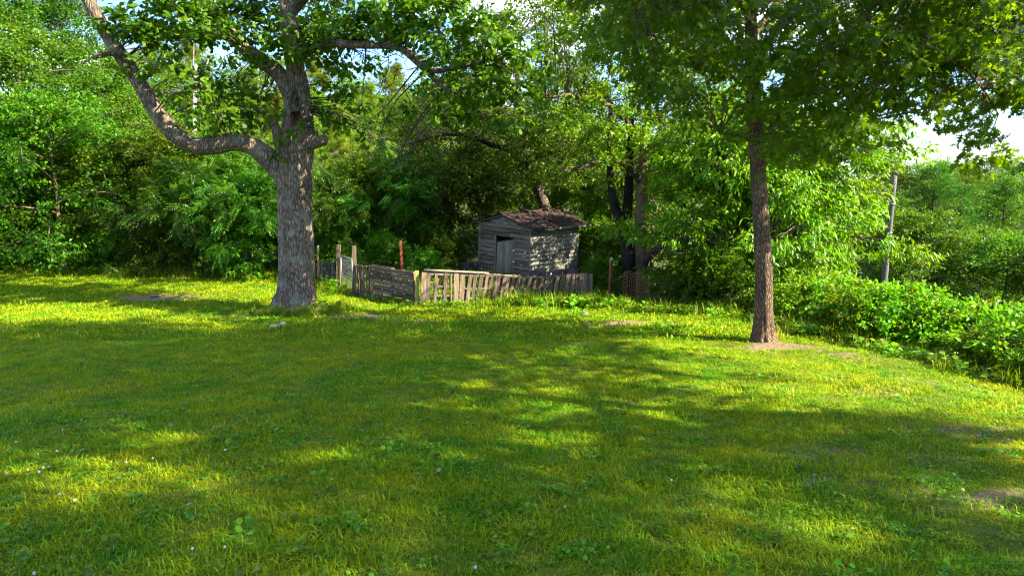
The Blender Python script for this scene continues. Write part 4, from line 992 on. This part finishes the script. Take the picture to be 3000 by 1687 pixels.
# local: X along the side wall, Y along the door wall, Z up.  corner posts and sills
for nm, (x_, y_), w_ in (("corner_post", (.05, .05), .09), ("corner_post", (.05, W1 - .05), .09), ("corner_post", (W2 - .05, .05), .09), ("corner_post", (W2 - .05, W1 - .05), .09)):
    plank(nm, shed, (x_, y_, -.15), (x_, y_, HW), w_, w_, 'inside', (1, 0, 0), rs)
plank("corner_board", shed, (-.012, W1 + .012, -.05), (-.012, W1 + .005, HW + .05), .11, .024, 'board_pale', (-1, 0, 0), rs)
plank("corner_board", shed, (-.026, -.014, -.05), (-.026, -.014, HW + .02), .05, .03, 'board_dark', (-1, 0, 0), rs)
rowh = HW / 13.0
D0, D1, DT = .80, 1.70, 1.63
for i in range(13):
    z0 = .02 + i * rowh; zc = z0 + rowh * .5
    # side wall, facing -Y (towards the sun)
    sl = .10
    cut = rs.uniform(.35, .65) * W2 if rs.random() < .35 else None
    spans = [(0.0, W2)] if cut is None else [(0.0, cut - .004), (cut + .004, W2)]
    for a_, b_ in spans:
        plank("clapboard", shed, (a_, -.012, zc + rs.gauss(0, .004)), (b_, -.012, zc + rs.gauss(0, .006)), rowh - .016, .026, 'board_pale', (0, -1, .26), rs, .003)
    # door wall, facing -X
    if z0 + rowh > DT + .06: spans = [(0, W1)] if rs.random() < .5 else [(0, 1.1 + rs.uniform(-.3, .5)), None]
    else: spans = [(0, D0 - .02), (D1 + .07, W1)]
    if spans[-1] is None: spans = [(0, spans[0][1] - .004), (spans[0][1] + .004, W1)]
    for a_, b_ in spans:
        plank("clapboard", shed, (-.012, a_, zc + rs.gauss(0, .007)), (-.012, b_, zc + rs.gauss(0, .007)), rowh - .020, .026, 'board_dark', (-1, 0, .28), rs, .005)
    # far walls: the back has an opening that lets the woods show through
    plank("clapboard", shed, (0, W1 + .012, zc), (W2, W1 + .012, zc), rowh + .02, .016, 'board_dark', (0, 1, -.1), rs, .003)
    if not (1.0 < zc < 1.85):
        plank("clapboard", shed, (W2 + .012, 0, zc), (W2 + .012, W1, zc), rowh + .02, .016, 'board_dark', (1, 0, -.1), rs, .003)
RISE = .34
for i in range(4):   # gable boards
    z0 = HW + .02 + i * rowh; h0 = (z0 - HW) / RISE; h1 = (z0 + rowh - HW) / RISE
    if h0 > .93: break
    a_ = W1 / 2 * h0; sl = W1 / 2 * min(h1, 1) - a_
    for x_, fc in ((-.012, -1), (W2 + .012, 1)):
        plank("gable_board", shed, (x_, a_ + .02, z0 + rowh / 2), (x_, W1 - a_ - .02, z0 + rowh / 2), rowh + .02, .016, 'board_pale', (fc, 0, .18), rs, .003, taper=(sl, sl))
# door frame and door
plank("door_jamb", shed, (-.02, D1 + .035, -.05), (-.02, D1 + .035, DT + .06), .075, .05, 'board_dark', (-1, 0, 0), rs)
plank("door_jamb", shed, (-.015, D0 - .035, -.05), (-.015, D0 - .035, DT + .05), .06, .04, 'board_dark', (-1, 0, 0), rs)
door = empty("door"); door.parent = shed; door.location = (.01, 0, 0)
nd_ = 6
for k in range(nd_):
    y0_ = D0 + .01 + (D1 - D0 - .03) * k / nd_; wd = (D1 - D0 - .03) / nd_; top = DT - .05 - .17 * (k + .5) / nd_ + rs.uniform(-.012, .012)
    plank("door_plank", door, (0, y0_ + wd / 2, -.03), (0, y0_ + wd / 2, top), wd - .006, .022, 'door', (-1, 0, 0), rs, .002)
for zz in (.35, 1.15):
    plank("door_ledge", door, (.024, D0 + .04, zz), (.024, D1 - .04, zz), .1, .022, 'door', (-1, 0, 0), rs)
def lump(name, parent, loc, dims, mat, seed, sub=2, rough=.12, rot=0):
    import bmesh
    bm = bmesh.new(); bmesh.ops.create_icosphere(bm, subdivisions=sub, radius=.5)
    for v in bm.verts:
        n_ = mnoise.noise(v.co * 2.3 + Vector((seed, seed * .7, 0))); v.co *= 1 + rough * n_ * 2
        v.co = Vector((v.co.x * dims[0], v.co.y * dims[1], v.co.z * dims[2]))
    me = bpy.data.meshes.new(name); bm.to_mesh(me); bm.free(); me.update(); me.materials.append(M[mat])
    if sub > 1: me.polygons.foreach_set("use_smooth", np.ones(len(me.polygons), bool))
    o = bpy.data.objects.new(name, me); COL.objects.link(o); o.location = loc; o.rotation_euler = (0, 0, rot)
    if parent: o.parent = parent
    return o
for zz in (1.18, .76):
    lump("latch", door, (-.05, D0 - .03, zz), (.03, .15, .07), 'white', zz, 2, .08)
# roof: rafters, deck, overlapping rusted sheets
OVF, OVB, OVS = .26, .38, .36
slope = math.atan2(RISE, W1 / 2)
def roof_pt(x_, y_, up=0.0):
    z_ = HW + RISE - abs(y_ - W1 / 2) * math.tan(slope) + .05 + up
    return Vector((x_, y_, z_))
roof = empty("roof"); roof.parent = shed
for i in range(6):
    x_ = -.18 + (W2 + .45) * i / 5
    for ye in (-OVS + .04, W1 + OVS - .04):
        plank("rafter", roof, roof_pt(x_, ye, -.05), roof_pt(x_, W1 / 2 - (.02 if ye < 0 else -.02), -.05), .09, .045, 'inside', (1, 0, 0), rs)
for sgn in (-1, 1):
    nrm = Vector((0, sgn * math.sin(slope), math.cos(slope)))
    nx_ = 6; xs = [-OVF + (W2 + OVF + OVB) * k / nx_ for k in range(nx_ + 1)]
    for k in range(nx_):
        for row in range(2):
            ya, yb = ((W1 / 2, W1 / 2 - (W1 / 2 + OVS) * .55), (W1 / 2 - (W1 / 2 + OVS) * .5, -OVS + rs.uniform(-.05, .04)))[row]
            if sgn > 0: ya, yb = W1 - ya, W1 - yb
            xa, xb = xs[k] - .03, xs[k + 1] + .03; v = []; f = []; nu, nv = 13, 4; lift = .012 + .012 * (1 - row) + .005 * (k % 2); tw_ = rs.gauss(0, .012); sk = rs.gauss(0, .02)
            for sd_ in (0, 1):
                for j in range(nv + 1):
                    for i in range(nu + 1):
                        x_ = xa + (xb - xa) * i / nu + sk * j / nv; y_ = ya + (yb - ya) * j / nv
                        cu = .009 * math.cos(i * math.pi) + tw_ * (i / nu - .5) * (j / nv) + (rs.gauss(0, .008) if j == nv else 0)
                        v.append(tuple(roof_pt(x_, y_) + nrm * (lift + cu - .004 * sd_)))
            st = (nu + 1) * (nv + 1)
            for j in range(nv):
                for i in range(nu):
                    q = j * (nu + 1) + i; f.append((q, q + 1, q + nu + 2, q + nu + 1)); q += st; f.append((q + nu + 1, q + nu + 2, q + 1, q))
            for j, rng_ in ((0, range(nu)), (nv, range(nu))):
                for i in rng_: q = j * (nu + 1) + i; f.append((q, q + 1, q + 1 + st, q + st))
            me = bpy.data.meshes.new("roof_sheet"); me.from_pydata(v, [], f); me.update(); link("roof_sheet", me, M['roof'], roof)
g = Geo(); g.tube([roof_pt(-OVF - .02, W1 / 2, .035), roof_pt(W2 / 2, W1 / 2, .03), roof_pt(W2 + OVB + .02, W1 / 2, .035)], [.05] * 3, 8); g.obj("ridge_cap", M['roof'], roof)
for k in range(2):
    lump("roof_debris", roof, roof_pt(1.2 + k * 1.1, W1 / 2 + .05, .09), (.5, .3, .14), 'inside', k * 3.1, 2, .3)
plank("fascia", roof, roof_pt(.4, -OVS + .02, -.02), roof_pt(W2 + OVB, -OVS + .02, -.02), .07, .02, 'board_pale', (0, -1, 0), rs)

# ================================================================== THE PALLET FENCE
def fy(px): return 19.75 + (px - 1222) / (1735 - 1222) * 1.15       # distance of the right-hand run
def run_top(px): return float(np.interp(px, [1222, 1430, 1460, 1550, 1600, 1660, 1735], [797, 800, 803, 809, 806, 802, 799]))
def pallet_up(label, px0, px1, slats, mat, Yf=fy, topf=run_top, back=True, rails=(.12, .52, .93), seed=1, group=None, name="pallet", thick=.10, rail_mat=None):
    """pallet stood on edge with upright slats; slats: (px centre at mid height, width m, lean)"""
    rs = random.Random(seed)
    A = P(px0, topf(px0), Yf(px0)); B = P(px1, topf(px1), Yf(px1)); gz0, gz1 = G(A.x, A.y), G(B.x, B.y)
    root = empty(name, (A.x, A.y, gz0)); tag(root, label, "pallet", group)
    base0 = Vector((0, 0, 0)); base1 = Vector((B.x - A.x, B.y - A.y, gz1 - gz0)); h0, h1 = A.z - gz0, B.z - gz1
    dirx = Vector((base1.x, base1.y, 0)).normalized(); front = Vector((dirx.y, -dirx.x, 0))
    for q in rails:
        plank("rail", root, base0 + Vector((0, 0, h0 * q)), base1 + Vector((0, 0, h1 * q)), .045, .075, rail_mat or mat, (front.x, front.y, 0), rs, .003)
    for (pc, w, lean) in slats:
        t = (pc - px0) / (px1 - px0); b_ = base0.lerp(base1, t); h = h0 + (h1 - h0) * t
        off = front * (.0375 + .012)
        d_ = dirx * math.tan(lean * 1.45) * h
        plank("slat", root, b_ + off - d_ * .5 + Vector((0, 0, -.05)), b_ + off + d_ * .5 + Vector((0, 0, h + rs.uniform(-.06, .02))), w * rs.uniform(.82, 1.15), .018, mat, front, rs, .004)
        if back and rs.random() < .7:
            b2 = base0.lerp(base1, min(.98, max(.02, t + rs.uniform(-.08, .08)))) - off
            plank("slat", root, b2 - d_ * .5 + Vector((0, 0, -.05)), b2 + d_ * .5 + Vector((0, 0, h - .02)), w * .9, .018, 'pallet_grey', front, rs, .004)
    return root
def plain_post(name, label, px, top, Yp, w, mat, lean=0.0, cat="post", cap=None, seed=3, group=None):
    rs = random.Random(seed); T = P(px, top, Yp); gz = G(T.x, Yp); root = empty(name, (T.x, Yp, gz)); tag(root, label, cat, group)
    plank("shaft", root, (-lean * (T.z - gz), 0, -.25), (0, 0, T.z - gz), w, w, mat, (0, -1, 0), rs, .004, segs=6)
    return root
pallet_up("pair of wide brown boards beside the yellow mossy corner post", 1232, 1260, [(1239, .14, .05), (1253, .12, .05)], 'pallet', back=False, rails=(.3, .8), seed=2, name="board_panel")
pallet_up("open pallet with two thin slats and bare rails under the loose top pole", 1260, 1326, [(1274, .10, .06), (1303, .10, .05), (1321, .04, .0)], 'pallet', seed=3, rails=(.32, .60, .95), rail_mat='rail')
pallet_up("pair of wide upright boards in the middle of the pole-topped fence run", 1326, 1361, [(1335, .17, .03), (1352, .14, .04)], 'pallet', back=False, rails=(.4, .85), seed=4, name="board_panel")
pallet_up("brown pallet with narrow leaning slats ending in one wide board", 1361, 1462, [(1372, .10, .09), (1387, .085, .09), (1404, .10, .10), (1420, .09, .11), (1434, .085, .12), (1452, .17, .12)], 'pallet', seed=5)
pallet_up("sagging brown pallet with strongly slanted slats below the shed door", 1462, 1572, [(1471, .09, .14), (1482, .09, .15), (1497, .08, .15), (1512, .09, .17), (1526, .095, .19), (1545, .10, .20), (1560, .10, .19)], 'pallet', seed=6)
pallet_up("pallet with pale sunlit slanted slats in front of the pale shed wall", 1572, 1652, [(1580, .10, .17), (1595, .11, .16), (1610, .11, .16), (1626, .11, .14), (1642, .11, .12)], 'pallet', seed=7)
pallet_up("grey pallet with nearly upright slats at the end by the rusty stake", 1652, 1735, [(1660, .16, .08), (1677, .09, .05), (1688, .09, .02), (1699, .11, .01), (1711, .15, .0), (1723, .09, .0), (1732, .08, -.02)], 'pallet', seed=8, rails=(.25, .55, .93))
# loose pole lying on the fence
pr = P(1242, 789, fy(1242)); rail = empty("fence_pole", pr); tag(rail, "pale split pole lying loose along the top of the pallet fence", "pole")
q_ = [P(a_, b_, fy(a_) - .06) - pr for a_, b_ in ((1242, 791), (1290, 793), (1350, 796), (1400, 798), (1432, 799))]
g = Geo(); g.tube(q_, [.030, .036, .034, .03, .022], 8, wob=.5); g.obj("pole", M['rail'], rail)
g = Geo(); q2 = [P(a_, b_, fy(a_) + .04) - pr for a_, b_ in ((1252, 799), (1330, 800), (1430, 803), (1540, 811))]; g.tube(q2, [.022, .024, .022, .018], 6, wob=.4); g.obj("thin_pole", M['rail'], rail)
plain_post("fence_post", "yellow mossy square corner post of the pallet fence", 1221, 793, 19.85, .10, 'post_moss', .02)
# the run back to the gate: two pallets with level slats, then one with upright slats
def ly(px): return float(np.interp(px, [1035, 1087, 1216], [22.6, 21.9, 19.95]))
def ltop(px): return float(np.interp(px, [1035, 1087, 1216], [773, 776, 795]))
def pallet_flat(label, px0, px1, seed):
    rs = random.Random(seed)
    A = P(px0, ltop(px0), ly(px0)); B = P(px1, ltop(px1), ly(px1)); g0, g1 = G(A.x, A.y), G(B.x, B.y)
    root = empty("pallet", (A.x, A.y, g0)); tag(root, label, "pallet")
    e = Vector((B.x - A.x, B.y - A.y, 0)); h0, h1 = A.z - g0, B.z - g1; dz = g1 - g0; dirx = e.normalized(); front = Vector((dirx.y, -dirx.x, 0))
    for t in (.03, .5, .97):
        b_ = e * t + Vector((0, 0, dz * t)); plank("stringer", root, b_ + Vector((0, 0, .03)), b_ + Vector((0, 0, h0 + (h1 - h0) * t - .01)), .04, .085, 'pallet_grey', front, rs)
    n_ = 7
    for k in range(n_):
        q = (k + .55) / n_
        for sd_, jit in ((1, .012), (-1, .05)):
            o_ = front * (.055 * sd_); j0, j1 = rs.uniform(-jit, jit), rs.uniform(-jit, jit)
            w_ = .108 + rs.uniform(-.012, .02)
            plank("slat", root, o_ + Vector((0, 0, h0 * q + j0)), e + o_ + Vector((0, 0, dz + h1 * q + j1)), w_ if sd_ > 0 else .085, .018, 'pallet_grey', front, rs, .006)
pallet_flat("grey pallet with level slats between upright slat pallet and its twin", 1088, 1150, 11)
pallet_flat("grey pallet with level slats next to the yellow mossy corner post", 1151, 1215, 12)
pallet_up("narrow grey pallet with close upright slats beside the chain link gate", 1040, 1087, [(1044, .08, 0), (1052, .07, .01), (1060, .07, .0), (1068, .075, .01), (1076, .07, 0), (1084, .07, 0)], 'pallet_grey', Yf=ly, topf=ltop, seed=13)
plain_post("gate_post", "tan square gate post with level top joining the close slatted pallet", 1037, 721, 22.6, .115, 'post', .02)
plain_post("gate_post", "brown gate post holding the chain link gate at the far fence end", 992, 717, 23.6, .115, 'post', .05, seed=4)
def by_(px): return float(np.interp(px, [930, 990], [25.2, 24.0]))
pallet_up("grey pallet with close dark slats beyond the chain link gate", 936, 984, [(940, .10, -.02), (947, .09, 0), (954, .09, -.01), (961, .08, 0), (968, .1, .01), (976, .1, 0), (982, .08, 0)], 'pallet_plum', Yf=by_, topf=lambda p: 763, seed=14)
# chain link gate
A = P(998, 748, 23.5); B = P(1030, 757, 22.75); g0 = G(A.x, A.y); gate = empty("chain_link_gate", (A.x, A.y, g0)); tag(gate, "small chain link gate hung between two wooden posts", "gate")
e = Vector((B.x - A.x, B.y - A.y, 0)); hg = A.z - g0; hb = B.z - g0
g = Geo(); cr_ = [(Vector((0, 0, .08)), Vector((0, 0, hg))), (e + Vector((0, 0, .08)), e + Vector((0, 0, hb))), (Vector((0, 0, hg - .02)), e + Vector((0, 0, hb - .02))), (Vector((0, 0, .1)), e + Vector((0, 0, .1)))]
for a_, b_ in cr_: g.tube([a_, b_], [.021, .021], 8)
g.obj("frame", M['steel'], gate)
g = Geo(); nW = 15
for k in range(nW + 26):
    for sg in (1, -1):
        pts = []; steps = 60
        u0 = (k - 13) / nW
        for j in range(2):
            u = u0 + sg * (j * 1.2) * .75; pts.append((u, j))
        a0, b0 = pts; seg_ = []
        for m in range(13):
            t = m / 12; u = a0[0] + (b0[0] - a0[0]) * t
            if 0 <= u <= 1: seg_.append(e * u + Vector((0, 0, .1 + (hg + (hb - hg) * u - .1 + .03) * t)) + Vector((.004 * (-1) ** m, .004 * (-1) ** m, 0)))
        if len(seg_) > 1: g.tube(seg_, [.0013] * len(seg_), 4, cap=False)
cm = g.obj("chain_link", M['steel'], gate); cm["kind"] = "stuff"
# back fence of the pen
def byb(px): return 27.2 - (px - 1040) / 360 * .8
LBB = "dark weathered pallet in the pen's back fence under the shrubs"
for i, (a_, b_) in enumerate(((1060, 1110), (1208, 1262), (1270, 1330), (1340, 1400))):
    n_ = 5; pallet_up(LBB, a_, b_, [(a_ + (b_ - a_) * (k + .5) / n_, .12, rs.uniform(-.03, .03)) for k in range(n_)], 'pallet_plum', Yf=byb, topf=lambda p: 766, seed=30 + i, back=False, group="pallets of the pen's back fence")
LBC = "low plum grey pallet standing against the foot of the pale shed wall"
for i, (a_, b_) in enumerate(((1552, 1600), (1602, 1648), (1650, 1700))):
    pallet_up(LBC, a_, b_, [(a_ + 6, .12, 0), (a_ + 18, .10, .02), (a_ + 29, .14, 0), (a_ + 41, .11, -.02)], 'pallet_plum', Yf=lambda p: 23.2, topf=lambda p: 790 + 6 * math.sin(p * .35), seed=40 + i, back=False, group="low pallets by the shed wall")
# wire strand of the back fence
w0 = P(1040, 766, 27.0); wire = empty("fence_wire", w0); tag(wire, "thin dark wire strung along the pen's back fence", "wire")
g = Geo(); g.tube([P(a_, b_, 27.0) - w0 for a_, b_ in ((1040, 766), (1150, 768), (1280, 767), (1400, 766))], [.008] * 4, 4); g.obj("strand", M['bark_black'], wire)
# steel stakes
def stake(label, px0, top, px1, Yp, r_, mat, capmat=None, seed=1):
    T = P(px0, top, Yp); x1 = P(px1, 800, Yp).x; gz = G(x1, Yp); root = empty("stake", (x1, Yp, gz)); tag(root, label, "stake")
    h = T.z - gz; dx = T.x - x1; g = Geo()
    def at_(t): return Vector((dx * t, 0, h * t))
    # T section: web and flange with studs
    g.tube([at_(-.15), at_(.5) + Vector((.004, 0, 0)), at_(1)], [r_, r_, r_ * .9], 4); g.box(at_(.5) + Vector((0, -r_ * 1.0, 0)), (r_ * 2.6, r_ * .5, h * .98), Matrix.Rotation(math.atan2(dx, h), 3, 'Y'))
    for k in range(9): g.box(at_(.1 + k * .1) + Vector((0, -r_ * 1.5, 0)), (r_ * 1.0, r_ * .9, .02))
    g.obj("shaft", M[mat], root, smooth=False)
    if capmat:
        g = Geo(); g.tube([at_(.84), at_(1.01)], [r_ * 1.5, r_ * 1.4], 8); g.obj("tip", M[capmat], root)
stake("bright red steel stake standing inside the pallet pen", 1174, 706, 1181, 23.0, .032, 'rust')
stake("rusty stake with grey tip between pallet fence and wire cage", 1788, 758, 1785, 20.9, .022, 'rust', 'steel')
stake("thin stake with white tip beyond the far end of the fence", 932, 720, 931, 25.4, .026, 'rustwire', 'white')
stake("thin pale stake near the shed's left corner in the pen", 1291, 738, 1290, 26.4, .026, 'rustwire', 'dead')
# wire cages round young plants
def cage(label, px0, px1, top, Yp, rows, cols, seed):
    rs = random.Random(seed); a_, b_ = P(px0, top, Yp), P(px1, top, Yp); r_ = (b_.x - a_.x) / 2; cx_ = (a_.x + b_.x) / 2; gz = G(cx_, Yp); h = a_.z - gz
    root = empty("wire_cage", (cx_, Yp, gz)); tag(root, label, "cage")
    ph = [rs.uniform(0, 6.28) for _ in range(3)]
    def pt(u, z): rr = r_ * (1 + .06 * math.sin(2 * u + ph[0]) + .04 * math.sin(5 * u + z)); return Vector((rr * math.cos(u) + .06 * z * math.sin(ph[1]), rr * math.sin(u) * .9, z + .03 * math.sin(3 * u + ph[2])))
    for k in range(rows + 1):
        g = Geo(); z = .03 + (h - .05) * k / rows; g.tube([pt(2 * math.pi * j / 28, z) for j in range(29)], [.0065] * 29, 4, cap=False); g.obj("wire_ring", M['rustwire'], root)
    for k in range(cols):
        u = 2 * math.pi * k / cols; g = Geo(); g.tube([pt(u, h * j / 5) for j in range(6)], [.0065] * 6, 4); g.obj("upright_wire", M['rustwire'], root)
cage("rusty wire cage with a pale board across it right of the twin trunks", 1900, 1986, 806, 20.3, 9, 14, 2)
cage("narrow bent rusty wire cage at the foot of the trunk coloured as sunlit", 1868, 1900, 800, 20.6, 9, 8, 3)
cage("grey old wire cage at the foot of the trunk coloured dark", 1826, 1862, 796, 21.6, 7, 9, 4)
bb = P(1898, 853, 20.0); bo = empty("loose_board", bb); tag(bo, "pale loose board lying across the rusty wire cage", "board"); plank("board", bo, (0, 0, 0), P(1978, 862, 20.2) - bb, .075, .03, 'rail', (0, -1, .5), rs, .012, segs=8)

# ================================================================== small things
pole_t = P(2622, 508, 30.0); pole_b = P(2585, 880, 30.0)
pgz = G(pole_b.x - .1, 30); pole = empty("utility_pole", (pole_b.x - .1, 30, pgz)); tag(pole, "grey wooden utility pole leaning above the brambles", "pole")
pb = Vector(pole.location); slope_v = (pole_t - pole_b) / (pole_t.z - pole_b.z); base_p = pole_b + slope_v * (pgz - .4 - pole_b.z)
g = Geo(); pts = [base_p.lerp(pole_t, i / 8) - pb for i in range(9)]; g.tube(pts, [.145 - .0055 * i for i in range(9)], 14, wob=.05); po = g.obj("shaft", M['pole'], pole)
tpv = pole_t - pb
g = Geo(); g.tube([tpv + Vector((-.02, -.02, -.05)), tpv + Vector((.02, 0, .06)), tpv + Vector((.05, .02, .10))], [.13, .10, .03], 9, wob=.5); g.obj('split_top', M['pole'], pole)
for zf in (.45, .62):
    c_ = base_p.lerp(pole_t, zf + .2) - pb; g = Geo(); g.tube([c_ - slope_v * .03, c_ + slope_v * .03], [.135, .135], 14); g.obj("steel_band", M['steel'], pole)
for i, (px, py, d_, mt, lb) in enumerate(((806, 962, (.26, .2, .13), 'stone', "rounded pale stone lying in the lawn before the old oak"), (828, 957, (.15, .12, .16), 'stone', "small upright pale stone beside a rounded one in the lawn"),
        (1712, 926, (.24, .2, .16), 'stone_grey', "grey stone in the weeds near the end of the pallet fence"), (1095, 880, (.2, .15, .12), 'stone_grey', "small grey stone under the level slatted pallets"), (452, 870, (.25, .2, .12), 'stone_grey', "dark stone on the bare sunlit patch at left"))):
    lo, hi = 5.0, 30.0
    for _ in range(40):
        m = (lo + hi) / 2; q = P(px, py, m)
        if q.z > G(q.x, q.y): lo = m
        else: hi = m
    o = lump("stone", None, (q.x, q.y, G(q.x, q.y) + d_[2] * .25), d_, mt, i * 2.7, 3, .16, i); tag(o, lb, "stone")
o = plank("root_chunk", None, P(905, 918, 17.9), P(942, 905, 18.1), .13, .10, 'rail', (0, -.5, 1), rs, .02, segs=8); tag(o, "pale splintered chunk of wood at the right foot of the old oak", "wood")
# white clover heads
def clover_at(px, py, first=[None]):
    lo, hi = 2.5, 30.0
    for _ in range(40):
        m = (lo + hi) / 2; q = P(px, py, m)
        if q.z - .07 > G(q.x, q.y): lo = m
        else: hi = m
    if first[0] is None:
        root = empty("clover_flower"); g = Geo(); g.tube([(0, 0, 0), (.004, 0, .035), (0, 0, .066)], [.0018, .0016, .0015], 5); g.obj("stem", M['stem'], root)
        g = Geo()
        for k in range(42):
            t = (k + .5) / 42; ph_ = math.acos(1 - 1.75 * t); th = k * 2.399; d_ = Vector((math.sin(ph_) * math.cos(th), math.sin(ph_) * math.sin(th), math.cos(ph_)))
            c_ = Vector((0, 0, .075)); g.tube([c_ + d_ * .003, c_ + d_ * .009, c_ + d_ * .0135 + Vector((0, 0, .002))], [.0015, .0026, .0008], 4, cap=False)
        h_ = g.obj("flower_head", M['clover'], root, False); first[0] = root
    else: root = copy_tree(first[0])
    root.location = (q.x, q.y, G(q.x, q.y)); root.rotation_euler = (rs.gauss(0, .1), rs.gauss(0, .1), rs.random() * 6); sc_ = rs.uniform(.45, .8); root.scale = (sc_, sc_, sc_)
    tag(root, "white clover flower standing in the short shaded lawn", "flower", "clover flowers in the lawn")
for px, py in ((112, 1318), (161, 1317), (15, 1379), (126, 1367), (114, 1376), (88, 1365), (172, 1442), (217, 1460), (560, 1597), (656, 1592), (655, 1642), (447, 1335), (367, 1345), (629, 1245), (657, 1313), (925, 1614), (100, 1667), (183, 1249), (140, 1358), (970, 1392), (45, 1290), (1655, 1472), (1395, 1656), (1970, 1400), (310, 1210), (845, 1072)):
    clover_at(px, py)
